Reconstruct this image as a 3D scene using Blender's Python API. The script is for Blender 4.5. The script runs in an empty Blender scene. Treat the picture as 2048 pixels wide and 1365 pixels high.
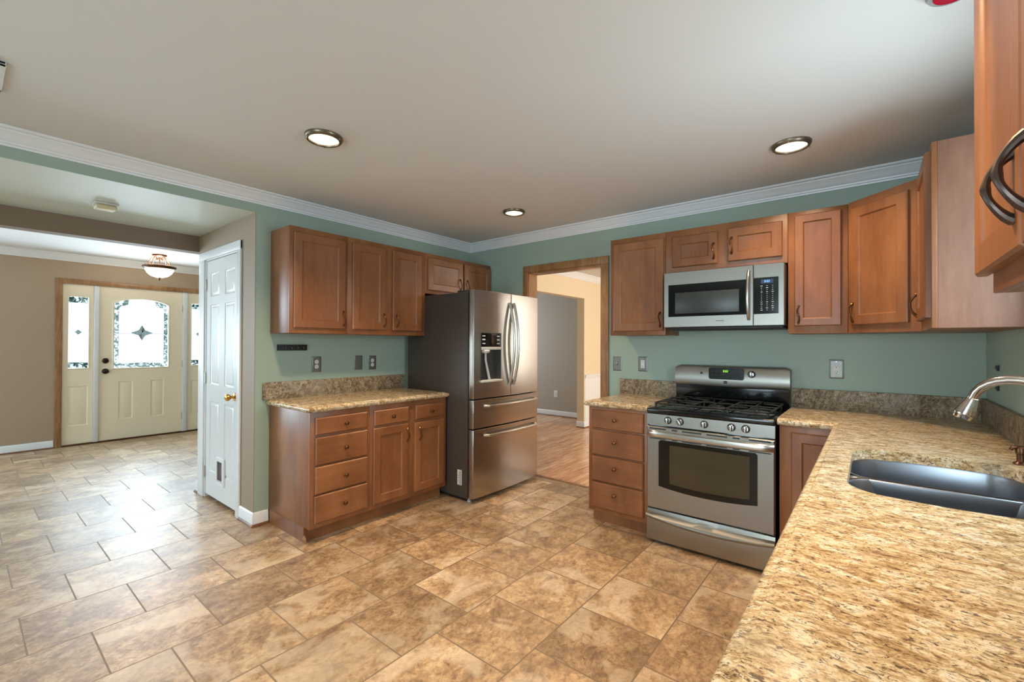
import bpy, bmesh, math, random
from mathutils import Matrix, Vector
random.seed(7)
PI = math.pi
SC = bpy.context.scene
COL = SC.collection

# ------------------------------------------------------------------ camera
F_PX, YAW, PITCH, ROLL = 894.01, 0.6779, 0.0070, 0.0040
CAM = Vector((3.5039, -3.6044, 1.3341))
cd = bpy.data.cameras.new('camera'); cam = bpy.data.objects.new('camera', cd); COL.objects.link(cam)
cd.sensor_width = 36.0; cd.lens = F_PX * 36.0 / 2048.0; cd.clip_start = 0.02; cd.clip_end = 200
_fw = Vector((-math.sin(YAW), math.cos(YAW), 0)); _rt = Vector((math.cos(YAW), math.sin(YAW), 0)); _up = Vector((0, 0, 1))
_f2 = _fw * math.cos(PITCH) + _up * math.sin(PITCH); _u2 = -_fw * math.sin(PITCH) + _up * math.cos(PITCH)
_r3 = _rt * math.cos(ROLL) + _u2 * math.sin(ROLL); _u3 = -_rt * math.sin(ROLL) + _u2 * math.cos(ROLL)
M = Matrix.Identity(4)
for i in range(3):
    M[i][0] = _r3[i]; M[i][1] = _u3[i]; M[i][2] = -_f2[i]; M[i][3] = CAM[i]
cam.matrix_world = M
SC.camera = cam

# ------------------------------------------------------------------ world, exposure, big lights
SC.view_settings.view_transform = 'Standard'; SC.view_settings.look = 'None'
SC.view_settings.exposure = 0.0; SC.view_settings.gamma = 1.0; SC.view_settings.use_curve_mapping = False
W = bpy.data.worlds.new('world'); SC.world = W; W.use_nodes = True
W.node_tree.nodes['Background'].inputs[0].default_value = (0.80, 0.90, 1.0, 1)
W.node_tree.nodes['Background'].inputs[1].default_value = 1.5

def area(name, loc, dirv, sx, sy, power, color, spread=PI):
    l = bpy.data.lights.new(name, 'AREA'); l.shape = 'RECTANGLE'; l.size = sx; l.size_y = sy
    l.energy = power; l.color = color; l.spread = spread
    o = bpy.data.objects.new(name, l); COL.objects.link(o); o.location = loc
    o.rotation_euler = Vector(dirv).to_track_quat('-Z', 'Y').to_euler()
    return o
DAY = (0.72, 0.88, 1.0); WARM = (1.0, 0.74, 0.48)
area('daylight_sink_window', (4.30, -1.68, 1.62), (-1, 0, 0.0), 0.95, 1.05, 46, DAY)
area('daylight_rear_window', (3.05, -6.95, 1.35), (-.1, 1, 0.22), 1.7, 2.1, 160, DAY)
area('daylight_front_door', (-4.95, -1.95, 1.45), (1, 0, -0.12), 2.2, 1.6, 285, (0.72, 0.87, 1.0))
area('daylight_foyer_window', (-2.9, -6.95, 1.5), (0, 1, -0.05), 2.4, 1.8, 110, (0.78, 0.9, 1.0))
area('daylight_dining_window', (4.25, 2.3, 1.5), (-1, 0.1, -0.1), 1.8, 1.6, 190, (1.0, 0.93, 0.84))
area('added_hall_daylight', (-4.95, -5.1, 1.45), (1, .25, -0.08), 1.8, 1.3, 200, (0.70, 0.86, 1.0))  # added lamp at an unseen window, for more cool light on the left floor
area('added_grey_room_daylight', (-3.35, 2.4, 1.5), (1, 0.25, -0.1), 1.2, 1.4, 70, (0.85, 0.93, 1.0))  # added lamp, unseen, to brighten the grey room

# ------------------------------------------------------------------ materials
def lin(c):
    return tuple(((v/255.0)/12.92 if v/255.0 <= 0.04045 else (((v/255.0)+0.055)/1.055)**2.4) for v in c) + (1.0,)
def mat(name, rgb, rough=0.6, metal=0.0, **kw):
    m = bpy.data.materials.new(name); m.use_nodes = True
    b = m.node_tree.nodes['Principled BSDF']
    b.inputs['Base Color'].default_value = lin(rgb); b.inputs['Roughness'].default_value = rough; b.inputs['Metallic'].default_value = metal
    for k, v in kw.items(): b.inputs[k.replace('_', ' ')].default_value = v
    return m
def N(m, t, **kw):
    n = m.node_tree.nodes.new(t)
    for k, v in kw.items(): setattr(n, k, v)
    return n
def L(m, a, b): m.node_tree.links.new(a, b)
def coords(m, scale=(1, 1, 1), rot=(0, 0, 0), rnd=True):
    tc = N(m, 'ShaderNodeTexCoord'); mp = N(m, 'ShaderNodeMapping')
    mp.inputs['Scale'].default_value = scale; mp.inputs['Rotation'].default_value = rot
    L(m, tc.outputs['Object'], mp.inputs['Vector'])
    if rnd:
        oi = N(m, 'ShaderNodeObjectInfo'); mul = N(m, 'ShaderNodeVectorMath', operation='SCALE'); cx = N(m, 'ShaderNodeCombineXYZ')
        for i in range(3): L(m, oi.outputs['Random'], cx.inputs[i])
        L(m, cx.outputs[0], mul.inputs[0]); mul.inputs['Scale'].default_value = 37.0
        L(m, mul.outputs[0], mp.inputs['Location'])
    return mp.outputs[0]
def noise(m, vec, scale, detail=4, rough=0.5, dist=0.0):
    n = N(m, 'ShaderNodeTexNoise'); n.inputs['Scale'].default_value = scale; n.inputs['Detail'].default_value = detail
    n.inputs['Roughness'].default_value = rough; n.inputs['Distortion'].default_value = dist
    L(m, vec, n.inputs['Vector']); return n
def ramp(m, fac, stops):
    r = N(m, 'ShaderNodeValToRGB'); e = r.color_ramp.elements
    while len(e) < len(stops): e.new(0.5)
    for el, (p, c) in zip(e, stops):
        el.position = p; el.color = lin(c) if len(c) == 3 else c
    L(m, fac, r.inputs[0]); return r
def bump(m, h, strength, dist=0.002):
    b = N(m, 'ShaderNodeBump'); b.inputs['Strength'].default_value = strength; b.inputs['Distance'].default_value = dist
    L(m, h, b.inputs['Height']); L(m, b.outputs[0], m.node_tree.nodes['Principled BSDF'].inputs['Normal'])
def mix(m, f, a, b, mode='MIX'):
    x = N(m, 'ShaderNodeMix', data_type='RGBA', blend_type=mode)
    if isinstance(f, float): x.inputs[0].default_value = f
    else: L(m, f, x.inputs[0])
    for s, v in ((6, a), (7, b)):
        if isinstance(v, tuple): x.inputs[s].default_value = v
        else: L(m, v, x.inputs[s])
    return x.outputs[2]
def PB(m): return m.node_tree.nodes['Principled BSDF']

def wood(name, c1, c2, c3, rough=0.38, axis='z', sc=1.0):
    m = mat(name, c2, rough)
    s = {'z': (1, 1, .12), 'x': (.12, 1, 1), 'y': (1, .12, 1)}[axis]
    v = coords(m, s)
    fine = noise(m, v, 55*sc, 6, 0.65, 0.3); broad = noise(m, v, 5*sc, 3, 0.5, 0.6)
    v2 = coords(m, (1, 1, .45)); blot = noise(m, v2, 3.2*sc, 4, 0.6, 0.3)
    r = ramp(m, fine.outputs[0], [(0.3, c1), (0.55, c2), (0.75, c3)])
    r2 = ramp(m, blot.outputs[0], [(0.3, (205, 195, 185)), (0.65, (255, 255, 255))])
    r3 = ramp(m, broad.outputs[0], [(0.3, (225, 215, 205)), (0.7, (255, 255, 255))])
    c = mix(m, 1.0, r.outputs[0], r2.outputs[0], 'MULTIPLY'); c = mix(m, 1.0, c, r3.outputs[0], 'MULTIPLY')
    L(m, c, PB(m).inputs['Base Color']); bump(m, fine.outputs[0], 0.05, 0.001)
    return m
CAB = wood('maple_cabinet_wood', (145, 94, 57), (154, 101, 62), (163, 109, 69))
CABX = wood('maple_drawer_wood', (145, 94, 57), (154, 101, 62), (163, 109, 69), axis='x')
CABSIDE = wood('maple_veneer_side', (142, 102, 82), (149, 108, 88), (156, 115, 94), rough=0.5)
OAK = wood('oak_trim_wood', (150, 106, 66), (176, 132, 88), (196, 154, 110), rough=0.35)
def plain(name, rgb, rough, bs=300, bstr=0.03, **kw):
    m = mat(name, rgb, rough, **kw); v = coords(m, rnd=False); n = noise(m, v, bs, 2); bump(m, n.outputs[0], bstr, 0.001); return m
GREEN = plain('sage_green_paint', (150, 167, 152), 0.55)
BROWN = plain('taupe_paint', (166, 144, 120), 0.6)
CLOSB = plain('closet_wall_paint', (150, 130, 108), 0.6)
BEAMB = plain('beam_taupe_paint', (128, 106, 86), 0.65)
CREAMW = plain('cream_paint', (222, 200, 168), 0.6)
GREYW = plain('grey_paint', (168, 158, 146), 0.6)
WAINS = plain('wainscot_paint', (222, 220, 216), 0.5)
CEIL = plain('ceiling_paint', (213, 213, 209), 0.75)
CEILH = plain('hall_ceiling_paint', (205, 212, 200), 0.5)
CEILF = plain('foyer_ceiling_paint', (222, 222, 222), 0.7)
WHITE = plain('white_trim_paint', (222, 222, 222), 0.35)
DOORW = plain('white_door_paint', (216, 216, 214), 0.3)
DOORC = plain('cream_door_paint', (240, 224, 196), 0.4)
SHOE = wood('shoe_moulding_wood', (120, 78, 52), (140, 94, 64), (152, 106, 74), axis='x')

# travertine tile floor: 0.4 x 0.41 m tiles in running bond along Y
TILE = mat('travertine_tile', (170, 135, 95), 0.35)
tc = N(TILE, 'ShaderNodeTexCoord'); sp = N(TILE, 'ShaderNodeSeparateXYZ'); L(TILE, tc.outputs['Object'], sp.inputs[0])
def mth(m, op, a, b):
    n = N(m, 'ShaderNodeMath', operation=op)
    for i, v in enumerate((a, b)):
        if isinstance(v, (int, float)): n.inputs[i].default_value = v
        else: L(m, v, n.inputs[i])
    return n.outputs[0]
TW, TH = 0.400, 0.4115
ty = mth(TILE, 'ADD', sp.outputs[1], 8.0 + 1.405 - 8.0 + 20*TW)
tx = mth(TILE, 'ADD', sp.outputs[0], 0.118 + 20*TH)
cb = N(TILE, 'ShaderNodeCombineXYZ'); L(TILE, ty, cb.inputs[0]); L(TILE, tx, cb.inputs[1])
bk = N(TILE, 'ShaderNodeTexBrick'); bk.offset = 0.5; bk.offset_frequency = 2; bk.squash = 1.0
bk.inputs['Scale'].default_value = 1.0; bk.inputs['Mortar Size'].default_value = 0.0038; bk.inputs['Mortar Smooth'].default_value = 0.3
bk.inputs['Brick Width'].default_value = TW; bk.inputs['Row Height'].default_value = TH
bk.inputs['Color1'].default_value = (0, 0, 0, 1); bk.inputs['Color2'].default_value = (1, 1, 1, 1); bk.inputs['Bias'].default_value = 0
L(TILE, cb.outputs[0], bk.inputs['Vector'])
TILE_BRICK = bk
rnd = mth(TILE, 'MULTIPLY', bk.outputs['Color'], 29.0)
off = N(TILE, 'ShaderNodeCombineXYZ'); L(TILE, rnd, off.inputs[2]); L(TILE, rnd, off.inputs[0])
va = N(TILE, 'ShaderNodeVectorMath', operation='ADD'); L(TILE, tc.outputs['Object'], va.inputs[0]); L(TILE, off.outputs[0], va.inputs[1])
mpv = N(TILE, 'ShaderNodeMapping'); mpv.inputs['Scale'].default_value = (1.0, 0.78, 1.0); mpv.inputs['Rotation'].default_value = (0, 0, 0.5); L(TILE, va.outputs[0], mpv.inputs[0])
n1 = noise(TILE, mpv.outputs[0], 6.0, 14, 0.82, 0.3); n2 = noise(TILE, mpv.outputs[0], 38, 9, 0.78, 0.6); n3 = noise(TILE, mpv.outputs[0], 3.0, 3, 0.55, 1.0)
n4 = noise(TILE, mpv.outputs[0], 9, 8, 0.72, 1.2)
c1 = ramp(TILE, n1.outputs[0], [(0.34, (126, 100, 76)), (0.46, (176, 146, 112)), (0.54, (206, 176, 138)), (0.64, (232, 210, 178))])
c2 = ramp(TILE, n2.outputs[0], [(0.36, (130, 104, 80)), (0.46, (220, 208, 194)), (0.56, (255, 252, 246))])
c3 = ramp(TILE, n3.outputs[0], [(0.54, (0, 0, 0)), (0.62, (255, 255, 255))])
cc = mix(TILE, 0.75, c1.outputs[0], c2.outputs[0], 'MULTIPLY')
f3 = mth(TILE, 'MULTIPLY', c3.outputs[0], 0.48)
cc = mix(TILE, f3, cc, lin((230, 212, 186)))
c4 = ramp(TILE, n4.outputs[0], [(0.36, (110, 84, 62)), (0.46, (255, 255, 255))])
cc = mix(TILE, 0.3, cc, c4.outputs[0], 'MULTIPLY')
bright = ramp(TILE, bk.outputs['Color'], [(0.0, (206, 202, 198)), (1.0, (255, 253, 250))])
cc = mix(TILE, 1.0, cc, bright.outputs[0], 'MULTIPLY')
cc = mix(TILE, bk.outputs['Fac'], cc, lin((124, 102, 78)))
PB(TILE).inputs['Coat Weight'].default_value = 0.4; PB(TILE).inputs['Coat Roughness'].default_value = 0.55; PB(TILE).inputs['Coat IOR'].default_value = 1.6
PB(TILE).inputs['Specular IOR Level'].default_value = 0.7
L(TILE, cc, PB(TILE).inputs['Base Color'])
rr_ = N(TILE, 'ShaderNodeMapRange'); rr_.inputs[3].default_value = 0.30; rr_.inputs[4].default_value = 0.48; L(TILE, n2.outputs[0], rr_.inputs[0])
rf = mth(TILE, 'ADD', rr_.outputs[0], mth(TILE, 'MULTIPLY', bk.outputs['Fac'], 0.45)); L(TILE, rf, PB(TILE).inputs['Roughness'])
hh = mth(TILE, 'SUBTRACT', mth(TILE, 'MULTIPLY', n2.outputs[0], 0.12), bk.outputs['Fac']); bump(TILE, hh, 0.5, 0.003)

# oak plank floor in the next room, planks along Y
PLK = mat('oak_plank_floor', (190, 140, 95), 0.22)
tc = N(PLK, 'ShaderNodeTexCoord'); sp = N(PLK, 'ShaderNodeSeparateXYZ'); L(PLK, tc.outputs['Object'], sp.inputs[0])
cb = N(PLK, 'ShaderNodeCombineXYZ'); L(PLK, sp.outputs[1], cb.inputs[0]); L(PLK, sp.outputs[0], cb.inputs[1])
bk2 = N(PLK, 'ShaderNodeTexBrick'); bk2.offset = 0.37; bk2.inputs['Scale'].default_value = 1; bk2.inputs['Mortar Size'].default_value = 0.001
bk2.inputs['Brick Width'].default_value = 0.9; bk2.inputs['Row Height'].default_value = 0.057
bk2.inputs['Color1'].default_value = (0, 0, 0, 1); bk2.inputs['Color2'].default_value = (1, 1, 1, 1); L(PLK, cb.outputs[0], bk2.inputs['Vector'])
vv = coords(PLK, (1, .1, 1), rnd=False); pn = noise(PLK, vv, 40, 6, .6, .5)
a1 = ramp(PLK, bk2.outputs['Color'], [(0, (206, 154, 116)), (1, (232, 188, 150))]); a2 = ramp(PLK, pn.outputs[0], [(0.35, (205, 185, 165)), (0.6, (255, 255, 255))])
pc = mix(PLK, 1.0, a1.outputs[0], a2.outputs[0], 'MULTIPLY'); pc = mix(PLK, bk2.outputs['Fac'], pc, lin((110, 70, 40))); L(PLK, pc, PB(PLK).inputs['Base Color'])

# granite
def granite(name, warm, rot=(0, 0, 0.12), st=(1.0, 1.9, 1.6), rough=0.2):
    m = mat(name, (200, 170, 120), rough)
    PB(m).inputs['Specular IOR Level'].default_value = 0.22
    v = coords(m, st, rot, rnd=False)
    wv = noise(m, v, 3.0, 3, 0.5, 0.4)
    base = noise(m, v, 17, 8, 0.72, 1.0); med = noise(m, v, 60, 6, 0.78, 0.8); spk = noise(m, v, 62, 5, 0.68, 1.2); spk2 = noise(m, v, 120, 4, 0.7, 0.6)
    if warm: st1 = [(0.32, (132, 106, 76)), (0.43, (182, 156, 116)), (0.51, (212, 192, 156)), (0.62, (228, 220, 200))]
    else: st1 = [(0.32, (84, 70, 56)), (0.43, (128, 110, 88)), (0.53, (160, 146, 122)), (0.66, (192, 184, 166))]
    c = ramp(m, base.outputs[0], st1)
    c2_ = ramp(m, med.outputs[0], [(0.36, (150, 120, 88)), (0.48, (236, 226, 212)), (0.58, (255, 255, 252))])
    col = mix(m, 0.8, c.outputs[0], c2_.outputs[0], 'MULTIPLY')
    s1 = ramp(m, spk.outputs[0], [(0.405, (255, 255, 255)), (0.44, (0, 0, 0))])
    s1m = mth(m, 'MULTIPLY', s1.outputs[0], 0.86)
    col = mix(m, s1m, col, lin((66, 52, 42)))
    s2 = ramp(m, spk2.outputs[0], [(0.37, (255, 255, 255)), (0.42, (0, 0, 0))])
    s2m = mth(m, 'MULTIPLY', s2.outputs[0], 0.7)
    col = mix(m, s2m, col, lin((104, 66, 42)))
    g = ramp(m, wv.outputs[0], [(0.52, (0, 0, 0)), (0.66, (255, 255, 255))]); gm = mth(m, 'MULTIPLY', g.outputs[0], 0.45)
    col = mix(m, gm, col, mix(m, 0.6, col, lin((176, 172, 158)), 'MIX'))
    L(m, col, PB(m).inputs['Base Color']); return m
GRAN = granite('gold_granite', True)
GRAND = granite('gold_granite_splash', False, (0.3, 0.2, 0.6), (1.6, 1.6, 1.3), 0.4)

# metals and small stuff
def steel(name, rgb, rough, aniso=0.6, rot=0.0, stretch=(.3, .3, 90)):
    m = mat(name, rgb, rough, 1.0); PB(m).inputs['Anisotropic'].default_value = aniso; PB(m).inputs['Anisotropic Rotation'].default_value = rot
    v = coords(m, stretch, rnd=False); n = noise(m, v, 12, 3); r = N(m, 'ShaderNodeMapRange'); r.inputs[3].default_value = rough*0.98; r.inputs[4].default_value = rough*1.03
    L(m, n.outputs[0], r.inputs[0]); L(m, r.outputs[0], PB(m).inputs['Roughness']); return m
STEEL = steel('brushed_steel', (150, 146, 138), 0.36)
STEELF = steel('brushed_steel_fridge', (172, 164, 156), 0.27, 0.75)
STEELS = steel('sink_steel', (158, 162, 170), 0.30, 0.3, stretch=(1, 1, 1))
CHROME = mat('polished_nickel', (200, 192, 182), 0.16, 1.0)
HANDM = mat('satin_steel_handle', (190, 186, 178), 0.28, 1.0)
FSIDE = plain('fridge_side_grey', (66, 58, 52), 0.42, bs=900, bstr=0.1)
BRONZE = mat('oil_rubbed_bronze', (96, 66, 46), 0.32, 0.85)
DBRONZE = mat('dark_bronze', (52, 42, 34), 0.35, 0.8)
CABHW = mat('antique_bronze_hardware', (112, 76, 50), 0.3, 0.9)
NEARHW = mat('dark_iron_handle', (84, 72, 66), 0.34, 0.85)
BRASS = mat('polished_brass', (200, 150, 70), 0.18, 1.0)
BLACKG = mat('black_gloss_glass', (8, 9, 10), 0.12)
BLACKE = mat('black_enamel', (12, 13, 14), 0.12)
BLACKM = mat('matte_black', (18, 18, 18), 0.55)
IRON = mat('cast_iron', (26, 27, 27), 0.42)
DGREY = mat('dark_grey_plastic', (60, 60, 58), 0.5)
LGREY = mat('light_grey_plastic', (196, 196, 190), 0.4)
GLOSSW = mat('printed_white', (215, 215, 210), 0.5)
OVENG = mat('oven_window_glass', (62, 54, 38), 0.08)
MWG = mat('microwave_mesh_glass', (48, 52, 50), 0.35)
PLATE = mat('nickel_wall_plate', (128, 128, 122), 0.42, 0.8)
LEAD = mat('lead_caming', (150, 154, 152), 0.5, 0.2)
HINGE = mat('nickel_hinge', (190, 186, 176), 0.3, 0.9)
KNOBW = mat('range_knob_nickel', (210, 210, 208), 0.2, 1.0)
PAPER = mat('sticker_paper', (205, 200, 192), 0.7)
INK = mat('sticker_ink', (60, 52, 48), 0.7)
SMOKE = mat('cream_alarm_plastic', (206, 190, 150), 0.5)
def emis(name, rgb, st, base=(0, 0, 0)):
    m = mat(name, base, 0.4); PB(m).inputs['Emission Color'].default_value = lin(rgb); PB(m).inputs['Emission Strength'].default_value = st; return m
LENS = emis('lit_frosted_lens', (255, 240, 205), 4.0, (230, 225, 210))
LENSC = emis('lit_lens_centre', (255, 236, 190), 1.1, (230, 225, 210))
BOWL = emis('lit_alabaster_glass', (255, 244, 224), 1.3, (235, 230, 220))
GDIG = emis('green_digits', (150, 235, 60), 1.6)
BDIG = emis('blue_digits', (130, 190, 255), 1.8)
BSCR = emis('blue_screen_glow', (70, 95, 150), 0.35)
REDG = mat('red_glass', (170, 20, 50), 0.1)
CLRG = mat('clear_ribbed_glass', (210, 220, 222), 0.1, **{'Transmission_Weight': 0.6})
def glassmat(name, tint, gl, texture=False):
    m = bpy.data.materials.new(name); m.use_nodes = True; nt = m.node_tree; nt.nodes.clear()
    o = nt.nodes.new('ShaderNodeOutputMaterial'); t = nt.nodes.new('ShaderNodeBsdfTransparent'); g = nt.nodes.new('ShaderNodeBsdfGlossy'); x = nt.nodes.new('ShaderNodeMixShader')
    t.inputs[0].default_value = tint; g.inputs['Roughness'].default_value = 0.05; x.inputs[0].default_value = gl
    if texture:
        v = coords(m, (1, 1, 1), rnd=False); n = noise(m, v, 22, 3, 0.5, 1.0)
        r = ramp(m, n.outputs[0], [(0.34, (90, 112, 104)), (0.46, (130, 150, 144)), (0.52, (205, 216, 214)), (0.60, (245, 248, 248))]); L(m, r.outputs[0], t.inputs[0])
    L(m, t.outputs[0], x.inputs[1]); L(m, g.outputs[0], x.inputs[2]); L(m, x.outputs[0], o.inputs[0]); return m
PANE = glassmat('clear_pane', (0.95, 0.97, 0.97, 1), 0.06)
PANET = glassmat('textured_bevel_glass', (0.3, 0.36, 0.34, 1), 0.06, True)
PANEG = glassmat('grey_star_glass', (0.20, 0.27, 0.25, 1), 0.08)

# ------------------------------------------------------------------ mesh builder
class MB:
    def __init__(s): s.b = bmesh.new(); s.mi = 0
    def _f(s, vs):
        try:
            f = s.b.faces.new(vs); f.material_index = s.mi; return f
        except ValueError: return None
    def box(s, x0, x1, y0, y1, z0, z1, bev=0.0, seg=2):
        if x0 > x1: x0, x1 = x1, x0
        if y0 > y1: y0, y1 = y1, y0
        if z0 > z1: z0, z1 = z1, z0
        v = [s.b.verts.new((x, y, z)) for x in (x0, x1) for y in (y0, y1) for z in (z0, z1)]
        fs = [s._f([v[i] for i in q]) for q in ((0, 1, 3, 2), (4, 6, 7, 5), (0, 4, 5, 1), (2, 3, 7, 6), (0, 2, 6, 4), (1, 5, 7, 3))]
        if bev > 0:
            es = list({e for f in fs for e in f.edges})
            r = bmesh.ops.bevel(s.b, geom=es, offset=min(bev, (x1-x0)*.45, (y1-y0)*.45, (z1-z0)*.45), segments=seg, affect='EDGES', profile=0.5)
            for f in r['faces']: f.material_index = s.mi
        return s
    def loft(s, rings, closed=True, cap0=True, cap1=True):
        R = [[s.b.verts.new(p) for p in r] for r in rings]
        n = len(R[0])
        for a, c in zip(R, R[1:]):
            for i in range(n if closed else n-1):
                s._f([a[i], a[(i+1) % n], c[(i+1) % n], c[i]])
        if cap0: s._f(list(reversed(R[0])))
        if cap1: s._f(R[-1])
        return s
    def tube(s, pts, rad, seg=10, flat=1.0, side=None):
        pts = [Vector(p) for p in pts]; n = len(pts)
        if not hasattr(rad, '__len__'): rad = [rad]*n
        rings = []; prev = None
        for i, p in enumerate(pts):
            d = (pts[min(i+1, n-1)] - pts[max(i-1, 0)]).normalized()
            if prev is None:
                a = Vector(side) if side else (Vector((0, 0, 1)) if abs(d.z) < .9 else Vector((1, 0, 0)))
            else: a = prev
            u = (a - d*a.dot(d)).normalized(); w = d.cross(u); prev = u
            rings.append([p + u*(math.cos(2*PI*k/seg)*rad[i]*flat) + w*(math.sin(2*PI*k/seg)*rad[i]) for k in range(seg)])
        return s.loft(rings)
    def lathe(s, prof, c=(0, 0, 0), axis='z', seg=24, close=True):
        c = Vector(c); rings = []
        for r, h in prof:
            ring = []
            for k in range(seg):
                a = 2*PI*k/seg; x, y = math.cos(a)*max(r, 1e-5), math.sin(a)*max(r, 1e-5)
                ring.append(c + {'z': Vector((x, y, h)), 'y': Vector((x, h, y)), 'x': Vector((h, x, y))}[axis])
            rings.append(ring)
        return s.loft(rings, cap0=close, cap1=close)
    def prism(s, poly, axis, a, b):
        def P(p, h): return {'z': (p[0], p[1], h), 'y': (p[0], h, p[1]), 'x': (h, p[0], p[1])}[axis]
        return s.loft([[P(p, a) for p in poly], [P(p, b) for p in poly]])
    def slab(s, x0, x1, z0, z1, yb, yf, panels=(), e=0.004, back=True):
        """slab in the XZ plane, front at yf (towards -y), with inset panels (px0,px1,pz0,pz1,rings) or holes (rings None)"""
        def loop(a, b_, c, d, y): return [(a, y, c), (b_, y, c), (b_, y, d), (a, y, d)]
        s.loft([loop(x0, x1, z0, z1, yb), loop(x0, x1, z0, z1, yf+e), loop(x0+e, x1-e, z0+e, z1-e, yf)], cap0=False, cap1=False)
        X = sorted({x0+e, x1-e} | {q for p in panels for q in p[:2]}); Z = sorted({z0+e, z1-e} | {q for p in panels for q in p[2:4]})
        holes = [p for p in panels if p[4] is None]
        for i in range(len(X)-1):
            for j in range(len(Z)-1):
                cx, cz = (X[i]+X[i+1])/2, (Z[j]+Z[j+1])/2
                inn = any(p[0] < cx < p[1] and p[2] < cz < p[3] for p in panels)
                inh = any(p[0] < cx < p[1] and p[2] < cz < p[3] for p in holes)
                if not inn: s._f([s.b.verts.new(q) for q in loop(X[i], X[i+1], Z[j], Z[j+1], yf)])
                if back and not inh: s._f([s.b.verts.new(q) for q in reversed(loop(X[i], X[i+1], Z[j], Z[j+1], yb))])
        for p in panels:
            a, b_, c, d, rg = p
            if rg is None: s.loft([loop(a, b_, c, d, yf), loop(a, b_, c, d, yb)], cap0=False, cap1=False)
            else:
                s.loft([loop(a, b_, c, d, yf)] + [loop(a+i, b_-i, c+i, d-i, yf+dy) for i, dy in rg], cap0=False, cap1=True)
        return s
    def build(s, name, mats, parent=None, smooth=True, ang=32):
        bmesh.ops.remove_doubles(s.b, verts=s.b.verts, dist=1e-5)
        bmesh.ops.recalc_face_normals(s.b, faces=s.b.faces)
        me = bpy.data.meshes.new(name); s.b.to_mesh(me); s.b.free()
        if not isinstance(mats, (list, tuple)): mats = [mats]
        for m in mats: me.materials.append(m)
        if smooth:
            me.shade_smooth(); me.set_sharp_from_angle(angle=math.radians(ang))
        o = bpy.data.objects.new(name, me); COL.objects.link(o)
        if parent: o.parent = parent
        return o
def tag(o, label, cat, group=None):
    o['label'] = label; o['category'] = cat
    if group: o['group'] = group
    return o
def thing(name, label, cat, loc, rot=0.0, group=None):
    o = bpy.data.objects.new(name, None); COL.objects.link(o); o.location = loc; o.rotation_euler = (0, 0, rot); o.empty_display_size = 0.1
    return tag(o, label, cat, group)
def struct(name, mb, m, **kw):
    o = mb.build(name, m, **kw); o['kind'] = 'structure'; return o
def inst(o, parent, loc=(0, 0, 0), rot=(0, 0, 0)):
    c = o.copy(); COL.objects.link(c); c.parent = parent; c.location = loc; c.rotation_euler = rot; return c

# ------------------------------------------------------------------ room shell
H = 2.44
FX = -4.513                    # foyer front wall plane
def wall_x(name, xa, xb, y0, y1, z0, z1, holes, m):
    b = MB(); _cells(b, 'x', xa, xb, y0, y1, z0, z1, holes); return struct(name, b, m, smooth=False)
def wall_y(name, ya, yb, x0, x1, z0, z1, holes, m):
    b = MB(); _cells(b, 'y', ya, yb, x0, x1, z0, z1, holes); return struct(name, b, m, smooth=False)
def _cells(b, ax, a, c, u0, u1, z0, z1, holes):
    U = sorted({u0, u1} | {q for h in holes for q in h[:2]}); Z = sorted({z0, z1} | {q for h in holes for q in h[2:]})
    for i in range(len(U)-1):
        for j in range(len(Z)-1):
            cu, cz = (U[i]+U[i+1])/2, (Z[j]+Z[j+1])/2
            if any(h[0] < cu < h[1] and h[2] < cz < h[3] for h in holes): continue
            if ax == 'x': b.box(a, c, U[i], U[i+1], Z[j], Z[j+1])
            else: b.box(U[i], U[i+1], a, c, Z[j], Z[j+1])
YP, XB, YR = -2.243, -1.2085, -6.6
ZH = 2.292
b = MB(); b.box(FX-.15, 4.15, YR-.15, 0.10, -0.06, 0); struct('floor', b, TILE, smooth=False)
b = MB(); b.box(-3.4, 4.15, 0.10, 5.2, -0.06, 0.0); struct('floor_next_room', b, PLK, smooth=False)
b = MB(); b.box(0.80, 1.64, 0.085, 0.125, 0.0, 0.006, .003); struct('trim_threshold', b, OAK)
b = MB(); b.box(-.12, 4.15, YR-.15, 0.13, H, H+.08); struct('ceiling', b, CEIL, smooth=False)
b = MB(); b.box(XB-.10, -.006, YR-.15, 0.13, ZH, H); struct('ceiling_hallway', b, CEILH, smooth=False)
b = MB(); b.box(FX-.15, XB, YR-.15, 0.13, 2.462, 2.54); struct('ceiling_foyer', b, CEILF, smooth=False)
b = MB(); b.box(-3.4, 4.15, 0.13, 5.2, H, H+.08); struct('ceiling_next_room', b, CEIL, smooth=False)
b = MB(); b.box(-.115, 0.0005, YP+.004, 0.0, 0, H); b.box(-.006, 0.0005, YR, YP+.004, ZH-.0005, H); struct('wall_left', b, GREEN, smooth=False)
# the closet block at the hallway
wall_y('wall_closet', YP, YP+.12, XB, -.0025, 0, ZH, [(-1.04, -.305, 0, 2.06)], CLOSB)
b = MB(); b.box(XB, XB+.1, YP+.12, 0.0, 0, ZH); struct('wall_foyer_side', b, BROWN, smooth=False)
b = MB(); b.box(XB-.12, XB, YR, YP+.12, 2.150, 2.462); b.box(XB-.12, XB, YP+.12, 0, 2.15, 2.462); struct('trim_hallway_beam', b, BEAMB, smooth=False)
wall_y('wall_back', 0, 0.13, FX-.1, 4.12, 0, 2.54, [(0.807, 1.632, 0, 2.055)], GREEN)
wall_x('wall_right', 4.0, 4.12, YR, 0.0, 0, H+.08, [(-2.12, -1.24, 1.10, 2.12)], GREEN)
wall_y('wall_rear', YR-.12, YR, FX-.1, 4.12, 0, 2.54, [(2.2, 3.9, 0.3, 2.2), (-4.1, -1.7, 0.5, 2.2)], GREEN)
LY = (-2.2665, -1.6605, .985, 1.945)
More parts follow.
